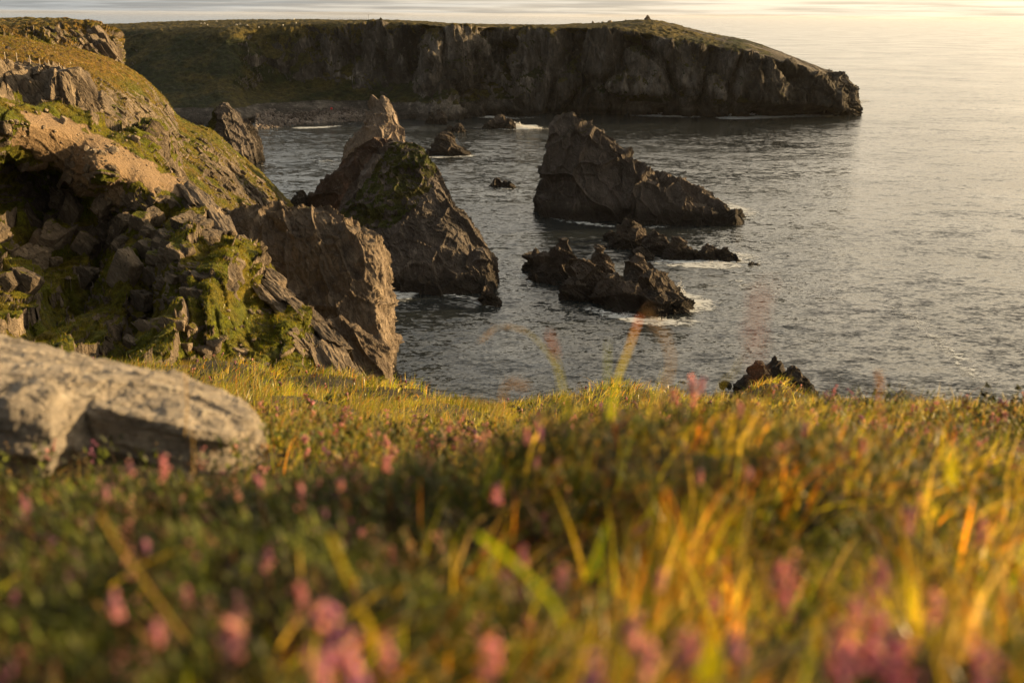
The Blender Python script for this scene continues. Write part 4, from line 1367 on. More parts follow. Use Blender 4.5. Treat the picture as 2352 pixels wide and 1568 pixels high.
def cairn():
    l = crest(1487)
    e = bpy.data.objects.new('cairn', None); COL.objects.link(e)
    e.location = l
    tag(e, 'small conical stone cairn on the summit of the headland', 'cairn')
    lay = [(0.0, 2.3, 12), (0.7, 1.8, 9), (1.3, 1.35, 7), (1.9, 0.9, 5), (2.5, 0.45, 3), (3.0, 0.0, 1)]
    Vs, Fs, off = [], [], 0
    for z, r, n in lay:
        for q in range(n):
            me = random.choice(STONES)
            co = np.empty(len(me.vertices) * 3, np.float32); me.vertices.foreach_get('co', co); co = co.reshape(-1, 3)
            f = np.empty(len(me.loops), np.int32); me.loops.foreach_get('vertex_index', f); f = f.reshape(-1, 4)
            a = 2 * math.pi * q / n + z
            M = np.array(Matrix.Rotation(random.uniform(0, 6), 3, 'Z'))
            for rr in ((r, r * 0.45) if n > 4 else (r,)):
                c = co @ M.T * random.uniform(.45, .7) + np.array([math.cos(a) * rr, math.sin(a) * rr, z])
                Vs.append(c); Fs.append(f + off); off += len(c)
    F = np.vstack(Vs)
    add_mesh('stones', F, np.vstack(Fs), M_loose, parent=e, attrs={'grass': np.zeros(len(F))})
cairn()


# ------------------------------------------------------------------ fences
def wood_material(name, c):
    m, t = new_mat(name)
    pos = t.n('ShaderNodeNewGeometry').outputs['Position']
    n = t.noise(pos, 9, 5, .7)
    col = t.mix(n, tuple(x * .7 for x in c), c)
    bs = t.n('ShaderNodeBsdfPrincipled', {'Base Color': col, 'Roughness': 0.8})
    t.n('ShaderNodeOutputMaterial', {'Surface': bs.outputs[0]})
    return m


M_wood = wood_material('weathered_post', (0.55, 0.48, 0.38))
M_wood2 = wood_material('dark_post', (0.12, 0.10, 0.08))


def tube(p0, p1, r0, r1, n=8):
    p0, p1 = np.array(p0, float), np.array(p1, float)
    d = p1 - p0; d /= np.linalg.norm(d)
    a = np.cross(d, [0.3, 0.9, 0.1]); a /= np.linalg.norm(a); b = np.cross(d, a)
    th = np.linspace(0, 2 * math.pi, n, endpoint=False)
    ring = np.cos(th)[:, None] * a + np.sin(th)[:, None] * b
    V = np.stack([p0 + ring * r0, p1 + ring * r1, p1 + ring * r1 * 0.05 + d * r1 * 0.4], 1)
    return V.reshape(-1, 3), grid_faces(n, 3, True)


def fence(locs, mat, label, h, r, wires=True):
    e = bpy.data.objects.new('fence', None); COL.objects.link(e)
    e.location = locs[0]
    tag(e, label, 'fence')
    o = Vector(locs[0])
    for i, l in enumerate(locs):
        b = np.array(l - o)
        tilt = np.array([random.uniform(-.08, .08), random.uniform(-.05, .05), 0])
        hh = h[i] if isinstance(h, list) else h * random.uniform(.92, 1.08)
        V, Fc = tube(b + [0, 0, -.3], b + [0, 0, hh] + tilt * hh, r, r * .9)
        add_mesh('post', V, Fc, mat, parent=e)
    if wires:
        Vs, Fs, off = [], [], 0
        for i in range(len(locs) - 1):
            for zz in (0.45, 0.8, 1.1):
                V, Fc = tube(np.array(locs[i] - o) + [0, 0, zz], np.array(locs[i + 1] - o) + [0, 0, zz], .004, .004, 4)
                Vs.append(V); Fs.append(Fc + off); off += len(V)
        add_mesh('wire', np.vstack(Vs), np.vstack(Fs), M_wood2, parent=e)


fl = [hit(u, v, ('hillside',)) for u, v in [(-22, 129), (12, 137), (39, 140), (70, 147), (92, 153), (113, 156), (138, 163), (160, 173), (171, 180), (178, 186)]]
fence([h[0] for h in fl if h], M_wood, 'pale wooden fence posts along the brow above the lit rock face', 1.35, .075)
fl = [crest(u, 700, 880) for u in np.linspace(756, 846, 24)]
fence(fl, M_wood2, 'thin dark post fence on the skyline of the far headland', [1.5] * 23 + [4.0], .13, wires=False)


# ------------------------------------------------------------------ sheep on the headland
def sheep_meshes():
    def skin(name, pts, edges, mat):
        me = bpy.data.meshes.new(name)
        me.from_pydata([p[:3] for p in pts], edges, [])
        ob = bpy.data.objects.new(name, me); COL.objects.link(ob)
        md = ob.modifiers.new('s', 'SKIN')
        for i, p in enumerate(pts):
            me.skin_vertices[0].data[i].radius = (p[3], p[3])
        me.skin_vertices[0].data[0].use_root = True
        ob.modifiers.new('b', 'SUBSURF').levels = 1
        dg = bpy.context.evaluated_depsgraph_get()
        out = bpy.data.meshes.new_from_object(ob.evaluated_get(dg))
        out.name = name
        out.materials.clear(); out.materials.append(mat)
        bpy.data.objects.remove(ob)
        return out
    wool = wood_material('wool', (0.72, 0.68, 0.58))
    pts = [(0, 0, .62, .24), (.35, 0, .66, .22), (-.38, 0, .64, .22), (.55, 0, .55, .12), (.72, 0, .25, .09), (.84, 0, .12, .05),
           (.34, .13, .35, .06), (.34, .13, 0, .04), (.34, -.13, .35, .06), (.34, -.13, 0, .04),
           (-.38, .13, .38, .07), (-.42, .13, .2, .045), (-.38, .13, 0, .04), (-.38, -.13, .38, .07), (-.42, -.13, .2, .045), (-.38, -.13, 0, .04),
           (.70, .1, .34, .025), (.70, -.1, .34, .025), (-.55, 0, .55, .05)]
    ed = [(0, 1), (0, 2), (1, 3), (3, 4), (4, 5), (1, 6), (6, 7), (1, 8), (8, 9), (2, 10), (10, 11), (11, 12), (2, 13), (13, 14), (14, 15), (4, 16), (4, 17), (2, 18)]
    return skin('sheep', pts, ed, wool)


me = sheep_meshes()
for u, D, lab in [(462, 750, 'white sheep standing leftmost on the headland turf'), (470, 735, None), (476, 705, None), (498, 800, None), (542, 690, None), (551, 695, None), (566, 690, None),
                  (590, 815, 'white sheep on the skyline in the middle of the flock'), (594, 690, None), (636, 800, None), (650, 695, None), (680, 700, 'white sheep nearest the cliff at the right end of the flock'), (676, 810, None)]:
    l = on_headland(u, D)
    if l is None: continue
    o = bpy.data.objects.new('sheep', me); COL.objects.link(o)
    o.location = l; o.rotation_euler = (0, 0, random.uniform(0, 6.28)); o.scale = (1.25,) * 3
    tag(o, lab or 'tiny white sheep grazing on the turf of the headland', 'sheep', 'sheep on the headland')


# ------------------------------------------------------------------ boulder beach at the foot of the headland
def beach():
    Vs, Fs, off = [], [], 0
    meshes = []
    for me in [stone_mesh('boulder_beach', 440 + i, 5, 0.7) for i in range(5)]:
        co = np.empty(len(me.vertices) * 3, np.float32); me.vertices.foreach_get('co', co)
        f = np.empty(len(me.loops), np.int32); me.loops.foreach_get('vertex_index', f)
        meshes.append((co.reshape(-1, 3), f.reshape(-1, 4)))
        bpy.data.meshes.remove(me)
    A = [(585, 298), (640, 292), (720, 284), (790, 280), (850, 276)]
    B = [(590, 283), (650, 262), (720, 258), (790, 258), (850, 258)]
    for i in range(2600):
        t = random.random() * 3.999
        k = int(t); f_ = t - k
        s = random.random() ** 1.2
        a = W(A[k][0] * (1 - f_) + A[k + 1][0] * f_, A[k][1] * (1 - f_) + A[k + 1][1] * f_)
        b = W(B[k][0] * (1 - f_) + B[k + 1][0] * f_, B[k][1] * (1 - f_) + B[k + 1][1] * f_)
        p = a + (b - a) * s
        p[2] = -0.4 + 5.5 * s + random.uniform(-.3, .4)
        r = random.uniform(.4, 1.0) * (1.9 if random.random() < .1 else 1)
        co, f = random.choice(meshes)
        M = np.array(Matrix.Rotation(random.uniform(0, 6), 3, random.choice('XYZ')))
        c = co @ M.T * r + p
        Vs.append(c); Fs.append(f + off); off += len(c)
    F = np.vstack(Vs)
    M = land_mat('beach_boulder_rock', (0.24, 0.21, 0.19), (0.12, 0.10, 0.09), (0.34, 0.30, 0.27), sc=.6, wet=False)
    o = add_mesh('boulder_beach', F, np.vstack(Fs), M, attrs={'grass': np.zeros(len(F))})
    tag(o, kind='stuff')
    # red buoy washed up on it
    m, t = new_mat('buoy_plastic')
    bs = t.n('ShaderNodeBsdfPrincipled', {'Base Color': (0.55, 0.03, 0.03, 1), 'Roughness': 0.4})
    t.n('ShaderNodeOutputMaterial', {'Surface': bs.outputs[0]})
    th = np.linspace(0, 2 * math.pi, 16, endpoint=False); ph = np.linspace(0.05, math.pi, 12)
    T, Ph = np.meshgrid(th, ph, indexing='ij')
    rr = np.where(Ph < 0.35, 0.18, np.sin(Ph)) * 0.8
    V = np.stack([np.cos(T) * rr, np.sin(T) * rr, np.cos(Ph) * 0.9], -1)
    o = add_mesh('buoy', V.reshape(-1, 3), grid_faces(16, 12, True), m, smooth=True)
    o.location = W(762, 266) + np.array([0, 0, 4.2])
    tag(o, 'tiny red buoy washed up on the dark boulder beach', 'buoy')
beach()


# ------------------------------------------------------------------ foam and spray
def foam():
    strips = [  # polyline of (u, v, half width m, strength)
        [(1640, 272, 4, .7), (1690, 271, 7, 1), (1740, 269, 7, .9), (1800, 267, 6, .8), (1860, 266, 6, .7), (1920, 264, 5, .5), (1970, 262, 4, .2)],
        [(1440, 264, 4, .4), (1510, 266, 6, .8), (1560, 267, 6, .7), (1620, 270, 4, .5)],
        [(1955, 240, 5, .6), (1972, 232, 7, .8), (2010, 232, 6, .3)],
        [(1080, 268, 4, .4), (1130, 269, 5, .8), (1180, 272, 4, .5), (1240, 268, 4, .2)],
        [(1168, 290, 5, .6), (1190, 292, 11, 1.1), (1215, 294, 8, .9), (1245, 296, 5, .4)],
        [(662, 294, 2, .4), (700, 294, 3.2, 1.0), (735, 293, 3, .9), (790, 288, 2, .3)],
        [(700, 366, 4, .1), (745, 370, 3, .35), (800, 385, 3, .2)],
        [(978, 359, 2, .5), (1010, 361, 3, .8), (1040, 361, 2.5, .5), (1075, 358, 3, .7), (1100, 356, 3, .3)],
        [(1126, 432, 1.5, .5), (1150, 434, 2, .5), (1180, 430, 3, .5)],
        [(1230, 488, 1, .2), (1300, 508, 1.4, .5), (1350, 514, 1.6, .7), (1390, 519, 1.6, .5), (1480, 524, 1.6, .4), (1540, 518, 1.6, .4)],
        [(1540, 514, 1.5, .5), (1590, 508, 2.5, .8), (1640, 504, 3.5, .9), (1670, 500, 4, .9), (1700, 490, 4, .7)],
        [(1640, 460, 3, .4), (1680, 480, 5, .8), (1720, 496, 5, .5), (1760, 500, 4, .2)],
        [(1480, 600, 2, .4), (1560, 606, 3, .8), (1640, 608, 3.5, .9), (1700, 606, 3.5, .7), (1770, 612, 3, .3)],
        [(1640, 580, 2, .6), (1700, 590, 4, .7), (1740, 600, 3, .4)],
        [(1190, 628, 1.2, .7), (1205, 640, 1.0, .5), (1230, 665, .8, .2)],
        [(1330, 700, .9, .4), (1380, 718, 1.4, .7), (1440, 732, 1.5, .8), (1500, 742, 1.8, .8), (1560, 742, 1.8, .75), (1600, 726, 2.2, .6)],
        [(1550, 670, 1.6, .7), (1580, 690, 3.5, 1.0), (1610, 706, 4.2, .8), (1660, 716, 3.5, .3)],
        [(895, 660, 2, .3), (950, 645, 3.2, 1.0), (985, 640, 3.4, .9), (1010, 652, 2, .3)],
        [(955, 640, 1.8, .9), (935, 668, 2.4, .9), (905, 700, 1.6, .4)],
        [(1010, 672, 1.4, .5), (1060, 684, 1.5, .6), (1100, 692, 1.5, .6), (1150, 712, 1, .3)],
        [(1950, 660, 2, .1), (2050, 700, 2, .25), (2140, 760, 1.8, .45), (2190, 810, 1.6, .5), (2225, 850, 1.6, .55), (2300, 890, 1.4, .2)],
        [(1650, 892, .8, .4), (1670, 896, .8, .5), (1690, 890, .8, .3)],
        [(590, 382, 1.5, .5), (615, 380, 1.5, .3)],
        [(1700, 540, 10, .18), (1800, 560, 14, .20), (1900, 600, 12, .12)],
        [(1620, 640, 7, .22), (1720, 650, 8, .25), (1850, 690, 8, .10)],
    ]
    Vs, Fs, As, off = [], [], [], 0
    for i, s in enumerate(strips):
        pts = np.array([list(W(a, b)[:2]) + [c, d] for a, b, c, d in s])
        n = int(np.linalg.norm(np.diff(pts[:, :2], axis=0), axis=1).sum() / 0.7) + 8
        c = catmull(pts, n)
        d = np.gradient(c[:, :2], axis=0); d /= np.linalg.norm(d, axis=1, keepdims=True)
        nn = np.stack([-d[:, 1], d[:, 0]], 1)
        m = 9
        t = np.linspace(-1.8, 1.8, m)
        V = np.zeros((n, m, 3))
        V[..., :2] = c[:, None, :2] + nn[:, None, :] * (t[None, :, None] * c[:, None, 2:3])
        q = V.reshape(-1, 3)
        V[..., 2] = (0.03 + 0.004 * i + 0.10 * np.abs(perlin(q / 1.7, 501))).reshape(n, m)
        a = c[:, None, 3] * np.clip(1.25 * (1 - (t[None, :] / 1.8) ** 2), 0, 1)
        e = np.minimum(1, np.minimum(np.arange(n), np.arange(n)[::-1]) / 5.0)[:, None]
        Vs.append(V.reshape(-1, 3)); Fs.append(grid_faces(n, m) + off); As.append((a * e).reshape(-1)); off += n * m
    o = add_mesh('foam', np.vstack(Vs), np.vstack(Fs), M_foam, attrs={'foam': np.concatenate(As) * 1.15 - 0.12}, smooth=True)
    tag(o, kind='stuff')
    # spray thrown up by breaking waves: a cloud of droplets and foam flecks
    m, t = new_mat('spray')
    bs = t.n('ShaderNodeBsdfPrincipled', {'Base Color': (0.8, 0.82, 0.84, 1), 'Roughness': 0.6})
    t.n('ShaderNodeOutputMaterial', {'Surface': bs.outputs[0]})
    oct_v = np.array([[1, 0, 0], [-1, 0, 0], [0, 1, 0], [0, -1, 0], [0, 0, 1], [0, 0, -1]], float)
    oct_f = np.array([[0, 2, 4], [2, 1, 4], [1, 3, 4], [3, 0, 4], [2, 0, 5], [1, 2, 5], [3, 1, 5], [0, 3, 5]])
    C, Rr = [], []
    for (u, v, w_, h, n, r) in [(1690, 266, 4, 4.5, 300, .2), (1735, 264, 7, 1.6, 260, .2), (1188, 291, 5, 2.6, 420, .2), (1215, 295, 8, 1.2, 400, .2),
                                (1557, 675, 1.6, 3.2, 420, .07), (1585, 700, 2.5, 1.2, 500, .07), (1660, 488, 3, 1.4, 300, .09), (1970, 236, 4, 1.5, 160, .2),
                                (1510, 735, 3, .6, 400, .06), (1440, 724, 2.5, .5, 300, .06), (1640, 604, 4, .6, 240, .08), (1530, 261, 6, 1, 120, .2)]:
        p = W(u, v)
        for j in range(n):
            a = random.gauss(0, .5)
            x = a * w_; y = random.gauss(0, .35) * w_ * .6
            z = abs(random.gauss(0, .45)) * h * math.exp(-a * a * 1.5)
            C.append((p[0] + x, p[1] + y, z)); Rr.append(r * random.uniform(.4, 1.3))
    C = np.array(C); Rr = np.array(Rr)
    V = (C[:, None, :] + oct_v[None] * Rr[:, None, None]).reshape(-1, 3)
    Fc = (oct_f[None] + np.arange(len(C))[:, None, None] * 6).reshape(-1, 3)
    o = add_mesh('sea_spray', V, Fc, m)
    tag(o, kind='stuff')
foam()

# ------------------------------------------------------------------ vegetation
PAL = np.array([[.16, .20, .008], [.27, .27, .010], [.11, .14, .008], [.34, .27, .02], [.44, .33, .07], [.42, .18, .015], [.38, .11, .015], [.40, .31, .12], [.22, .16, .02]])


def blades(base, h, wd, lean, az, col, seg=4, curl=1.0, twist=None):
    """base (N,3), h heights, wd widths, lean amount (0-1.5), az lean azimuth, col (N,3)"""
    n = len(base)
    t = np.linspace(0, 1, seg + 1)
    dirx, diry = np.cos(az), np.sin(az)
    bend = lean[:, None] * t[None, :] ** (1.0 + curl)
    up = t[None, :] * (1 - 0.28 * np.minimum(lean[:, None], 1.6) * t[None, :] ** 2)
    cx = base[:, 0:1] + dirx[:, None] * bend * h[:, None]
    cy = base[:, 1:2] + diry[:, None] * bend * h[:, None]
    cz = base[:, 2:3] + up * h[:, None]
    ta = az + math.pi / 2 if twist is None else twist
    wx, wy = np.cos(ta)[:, None], np.sin(ta)[:, None]
    w_ = wd[:, None] * (1 - t[None, :] ** 1.6 * 0.96) * 0.5
    L = np.stack([cx - wx * w_, cy - wy * w_, cz], -1)
    Rr = np.stack([cx + wx * w_, cy + wy * w_, cz + w_ * 0.25], -1)
    V = np.stack([L, Rr], 2).reshape(n, -1, 3)          # n, (seg+1)*2
    k = np.arange(seg)
    q = np.stack([2 * k, 2 * k + 1, 2 * k + 3, 2 * k + 2], -1)
    Fc = (q[None] + np.arange(n)[:, None, None] * (2 * (seg + 1))).reshape(-1, 4)
    sh = (0.55 + 0.6 * t)[None, :, None, None]
    C = np.broadcast_to(col[:, None, None, :], (n, seg + 1, 2, 3))
    return V.reshape(-1, 3), Fc, C.reshape(-1, 3)


def scatter(n, y0, y1, power=1.0, amax=None):
    """points over the wedge of ground in front of the camera, uniform in area when power=2"""
    amax = amax or (1.2 if y1 < 7.5 else .85)
    n = int(n * (1.85 if y1 < 7.5 else 1.3))
    r = (rng.random(n) * (y1 ** power - y0 ** power) + y0 ** power) ** (1 / power)
    a = rng.uniform(-amax, amax, n)
    x, y = r * np.sin(a), r * np.cos(a)
    return x, y


BX0, BX1 = P(-520, 900, 3)[0], P(598, 1000, 3.2)[0]


def in_boulder(x, y):
    return (x < BX1 + 0.02) & (x > BX0) & (y > 2.78) & (y < 3.95 + (BX1 - x) * 0.0)


def zone(x, y):
    """0 = dark heathery ground, 1 = golden grass; follows the photograph's patches of the moor"""
    p = np.stack([x, y, 0 * x], -1)
    n = fbm(p / np.array([.45, .45, 1]), 3, .5, 601)
    left = sm(-x, 0.05, 0.35) * sm(y, 0.55, 0.8) * (1 - sm(y, 1.9, 2.3))
    return np.clip(0.62 + 0.6 * n - 0.75 * left, 0, 1)


def pick_colours(n, gold, red=0.06):
    w_ = rng.random(n)
    g = rng.random(n) < gold
    cg = PAL[rng.choice([0, 1, 2, 1, 0, 8], n)]
    cy = PAL[rng.choice([1, 3, 3, 4, 4, 7, 5], n)]
    c = np.where(g[:, None], cy, cg)
    r = rng.random(n) < red
    c = np.where(r[:, None], PAL[rng.choice([5, 6, 5], n)], c)
    return c * rng.uniform(.85, 1.5, (n, 1))


def make_grass():
    Vs, Fs, Cs, off = [], [], [], 0
    def add(res):
        nonlocal off
        V, Fc, C = res
        Vs.append(V); Fs.append(Fc + off); Cs.append(C); off += len(V)
    # (count, r0, r1, power, height, hvar, width, seg)
    for n, r0, r1, pw, h0, hv, w0, seg in [
            (900, .48, .9, 2.0, .13, .07, .0075, 6), (1100, .9, 1.6, 2.0, .145, .07, .0065, 6), (6200, .5, 1.0, 2.0, .095, .06, .0042, 5), (24000, 1.0, 2.6, 2.0, .105, .07, .0036, 5), (52000, 2.6, 7, 2.0, .15, .09, .0040, 4),
            (80000, 7, 16, 2.0, .20, .10, .0075, 3), (120000, 16, 33, 2.0, .26, .13, .014, 3)]:
        x, y = scatter(n, r0, r1, pw)
        n = len(x)
        k = ~in_boulder(x, y)
        # tussocks: density follows noise
        p = np.stack([x, y, 0 * x], -1)
        dn = fbm(p / (0.25 if r1 < 8 else 1.1), 3, .5, 611)
        k &= rng.random(n) < (0.62 + 0.9 * dn)
        z = zone(x, y)
        k &= rng.random(n) < (0.38 + 0.62 * z)
        x, y, z, dn = x[k], y[k], z[k], dn[k]
        m = len(x)
        h = (h0 + hv * rng.normal(size=m) * .5 + 0.08 * dn) * (0.75 + .35 * z)
        h = np.clip(h, .04, .5)
        h = h * np.where((x < -.15) & (y < 2.9) & (y > 1.1), .55, 1.0)
        if r1 <= 1.0:
            h = np.minimum(h, .16)
        # gusts: neighbouring blades lean the same way (seaward wind from the left)
        az = 0.2 + 1.6 * perlin(np.stack([x, y, 0 * x], -1) / 1.3, 613) * 2 + rng.normal(size=m) * .8
        lean = np.abs(rng.normal(.65, .5, m)) + (rng.random(m) < .12) * 1.0
        c = pick_colours(m, 0.38 + 0.40 * z if r1 < 8 else 0.62 + 0 * z, 0.07 if r1 < 8 else 0.03)
        c = c * (0.55 + 1.25 * np.clip(.55 + 1.1 * fbm(np.stack([x, y, 0 * x], -1) / (.22 if r1 < 3 else .5 if r1 < 8 else 1.5), 3, .55, 661), 0, 1.1))[:, None]
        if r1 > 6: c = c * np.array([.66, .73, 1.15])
        base = np.stack([x, y, soil(x, y) - .01], -1)
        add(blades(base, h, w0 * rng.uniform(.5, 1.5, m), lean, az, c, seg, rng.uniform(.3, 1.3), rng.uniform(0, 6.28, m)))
    o = add_mesh('grass', np.vstack(Vs), np.vstack(Fs), M_blade, attrs={'col': np.vstack(Cs)}, smooth=True)
    tag(o, kind='stuff')
make_grass()

OCT_V = np.array([[1, 0, 0], [-1, 0, 0], [0, 1, 0], [0, -1, 0], [0, 0, 1], [0, 0, -1]], float)
OCT_F = np.array([[0, 2, 4], [2, 1, 4], [1, 3, 4], [3, 0, 4], [2, 0, 5], [1, 2, 5], [3, 1, 5], [0, 3, 5]])
PINKS = np.array([[.58, .27, .33], [.66, .36, .40], [.40, .18, .32], [.72, .45, .43], [.36, .17, .35]])


def bells(C, r, col):
    n = len(C)
    sc = np.array([.8, .8, 1.25])
    V = (C[:, None, :] + OCT_V[None] * sc * r[:, None, None]).reshape(-1, 3)
    Fc = (OCT_F[None] + np.arange(n)[:, None, None] * 6).reshape(-1, 3)
    return V, Fc, np.repeat(col, 6, 0)


def make_heather():
    """low heather cushions: stems with whorls of tiny leaves"""
    Vs, Fs, Cs, off = [], [], [], 0
    fV, fF, fC, foff = [], [], [], 0
    for n, r0, r1, h0, lw, lh, per in [(1800, .5, 1.0, .075, .0030, .020, 22), (5600, 1.0, 2.6, .095, .0034, .022, 20), (4200, 2.6, 6, .16, .008, .022, 18), (3800, 6, 30, .20, .03, .045, 14)]:
        x, y = scatter(n, r0, r1, 2.0)
        z = zone(x, y)
        k = ~in_boulder(x, y) & (rng.random(len(x)) < (1.1 - 1.15 * z + (0.1 if r1 < 8 else -.2)))
        x, y = x[k], y[k]
        m = len(x)
        h = h0 * rng.uniform(.6, 1.3, m)
        az = rng.uniform(0, 6.28, m); ln = rng.uniform(0, .6, m)
        bz = soil(x, y)
        g = rng.uniform(.7, 1.3, (m, 1)) * np.where(rng.random(m)[:, None] < .2, np.array([.09, .045, .015]), np.array([.058, .070, .005]))
        # leaves
        T = rng.random((m, per)) ** .7
        px = x[:, None] + np.cos(az)[:, None] * ln[:, None] * h[:, None] * T ** 1.5 + rng.normal(size=(m, per)) * h0 * .10
        py = y[:, None] + np.sin(az)[:, None] * ln[:, None] * h[:, None] * T ** 1.5 + rng.normal(size=(m, per)) * h0 * .10
        pz = bz[:, None] + h[:, None] * T
        base = np.stack([px, py, pz], -1).reshape(-1, 3)
        N_ = len(base)
        g = g * (0.2 + 1.8 * np.clip(.45 + 1.3 * fbm(np.stack([x, y, 0 * x], -1) / (.11 if r1 < 8 else .8), 3, .5, 641), 0, 1))[:, None]
        c = np.repeat(g, per, 0) * rng.uniform(.6, 1.5, (N_, 1))
        V, Fc, C = blades(base, lh * rng.uniform(.6, 1.4, N_), np.full(N_, lw * 1.6), rng.uniform(.2, 1.3, N_), rng.uniform(0, 6.28, N_), c, 1)
        Vs.append(V); Fs.append(Fc + off); Cs.append(C); off += len(V)
        # woody stems
        V, Fc, C = blades(np.stack([x, y, bz - .01], -1), h, np.full(m, lw * .5), ln, az, np.tile([[.06, .035, .02]], (m, 1)), 3)
        Vs.append(V); Fs.append(Fc + off); Cs.append(C); off += len(V)
        # flowers on some
        fl = rng.random(m) < (0.16 if r1 < 8 else .18)
        if r1 <= 2.6: fl &= rng.random(m) < .45
        idx = np.nonzero(fl)[0]
        nb = 12
        tt = rng.uniform(.75, 1.15, (len(idx), nb))
        bx = x[idx, None] + np.cos(az[idx])[:, None] * ln[idx, None] * h[idx, None] * tt ** 1.5 + rng.normal(size=(len(idx), nb)) * h0 * .045
        by = y[idx, None] + np.sin(az[idx])[:, None] * ln[idx, None] * h[idx, None] * tt ** 1.5 + rng.normal(size=(len(idx), nb)) * h0 * .045
        bzz = bz[idx, None] + h[idx, None] * tt
        Cc = np.stack([bx, by, bzz], -1).reshape(-1, 3)
        col = np.repeat(PINKS[rng.integers(0, 5, len(idx))], nb, 0) * rng.uniform(.7, 1.3, (len(Cc), 1))
        V, Fc, C = bells(Cc, np.full(len(Cc), lw * (.75 if r1 < 6.1 else .6)) * rng.uniform(.7, 1.3, len(Cc)), col)
        fV.append(V); fF.append(Fc + foff); fC.append(C); foff += len(V)
    o = add_mesh('heather', np.vstack(Vs), np.vstack(Fs), M_leaf, attrs={'col': np.vstack(Cs)}, smooth=True)
    tag(o, kind='stuff')
    o = add_mesh('heather_blossom', np.vstack(fV), np.vstack(fF), M_petal, attrs={'col': np.vstack(fC)}, smooth=True)
    tag(o, kind='stuff')
make_heather()


def turf_on(ob, n, h0, w0, tint, thr=0.6, maxd=None):
    me = ob.data
    N_ = len(me.vertices)
    co = np.empty(N_ * 3, np.float32); me.vertices.foreach_get('co', co); co = co.reshape(-1, 3).astype(float)
    g = np.empty(N_, np.float32); me.attributes['grass'].data.foreach_get('value', g)
    dr = np.empty(N_, np.float32); me.attributes['dry'].data.foreach_get('value', dr)
    nr = np.empty(N_ * 3, np.float32); me.vertices.foreach_get('normal', nr); nr = nr.reshape(-1, 3)
    ok = (g > thr) & (np.abs(nr[:, 2]) > .25)
    uu, vv = project(co)
    ok &= (uu > -120) & (uu < 2400)
    idx = np.nonzero(ok)[0]
    if len(idx) == 0: return None
    idx = rng.choice(idx, n)
    b = co[idx] + rng.normal(size=(n, 3)) * .12 * np.array([1, 1, .3])
    cl = fbm(b / 1.6, 3, .5, 821)
    k = rng.random(n) < np.clip(.55 + 1.2 * cl, .05, 1)
    b, idx, cl = b[k], idx[k], cl[k]
    m = len(b)
    c = np.where((rng.random(m) < .35 + .5 * dr[idx])[:, None], PAL[rng.choice([3, 4, 8, 1], m)] * np.array([.8, .78, 1]), PAL[rng.choice([0, 2, 1, 0], m)] * .85)
    c = c * tint * rng.uniform(.6, 1.3, (m, 1))
    h = h0 * rng.uniform(.5, 1.3, m) * (1 + .8 * np.clip(cl, -.5, 1))
    dn = np.arctan2(nr[idx, 1], nr[idx, 0]) + rng.normal(size=m) * .7
    V, Fc, C = blades(b, h, w0 * rng.uniform(.6, 1.4, m), rng.uniform(.2, 1.1, m), dn, c, 2, .8, rng.uniform(0, 6.28, m))
    return V, Fc, C


def make_turf():
    Vs, Fs, Cs, off = [], [], [], 0
    for ob, n, h, w_, ti in ((crag, 110000, .34, .05, 1.0), (hillside, 90000, .36, .08, .95)):
        r = turf_on(ob, n, h, w_, ti)
        if r is None: continue
        Vs.append(r[0]); Fs.append(r[1] + off); Cs.append(r[2]); off += len(r[0])
    o = add_mesh('turf_grass', np.vstack(Vs), np.vstack(Fs), M_blade, attrs={'col': np.vstack(Cs)}, smooth=True)
    tag(o, kind='stuff')
make_turf()


def veg_D(v):
    return float(np.interp(v, [860, 900, 1000, 1100, 1200, 1300, 1400, 1500, 1568], [1.75, 1.7, 1.55, 1.35, 1.1, .9, .74, .62, .55]))


def ribbon(pts, w0, w1, n=14, up=None):
    """flat leaf along a 3D polyline"""
    c = catmull(np.array(pts), n)
    d = np.gradient(c, axis=0)
    side = np.cross(d, np.array([0.15, 1.0, 0.1])); side /= np.linalg.norm(side, axis=1, keepdims=True)
    t = np.linspace(0, 1, n)
    w_ = (w0 + (w1 - w0) * t) * .5
    mid = c + np.cross(d, side) / np.linalg.norm(d, axis=1, keepdims=True) * (w_ * .35)[:, None]
    V = np.stack([c - side * w_[:, None], mid, c + side * w_[:, None]], 1).reshape(-1, 3)
    return V, grid_faces(n, 3), t


# single heather sprigs that stand out of the blur
def sprig(u, v, big, label, pal=0):
    D = veg_D(v)
    top = P(u, v, D)
    gz = float(soil(np.array([top[0]]), np.array([top[1]]))[0])
    H = max(top[2] - gz, 0.06)
    e = bpy.data.objects.new('heather_sprig', None); COL.objects.link(e)
    base = Vector((top[0] + random.uniform(-.02, .02), top[1] + .01, gz))
    e.location = base
    tag(e, label, 'heather', 'pink heather sprigs in the near grass')
    off = np.array(top) - np.array(base)
    V, Fc = tube([0, 0, -.01], off, .0012, .0008, 5)
    add_mesh('stem', V, Fc, M_leaf, parent=e, attrs={'col': np.tile([[.10, .05, .02]], (len(V), 1))})
    n = int(26 * big)
    L = 0.016 * big
    ax = off / np.linalg.norm(off)
    t = rng.random(n)
    C = off[None, :] + ax * ((t - .6) * L * 1.6)[:, None] + rng.normal(size=(n, 3)) * L * .17
    col = PINKS[(pal + rng.integers(0, 2, n)) % 5] * rng.uniform(.8, 1.5, (n, 1))
    V, Fc, Cc = bells(C, rng.uniform(.0018, .0034, n) * (0.8 + .35 * big), col)
    add_mesh('flower', V, Fc, M_petal, parent=e, attrs={'col': Cc}, smooth=True)


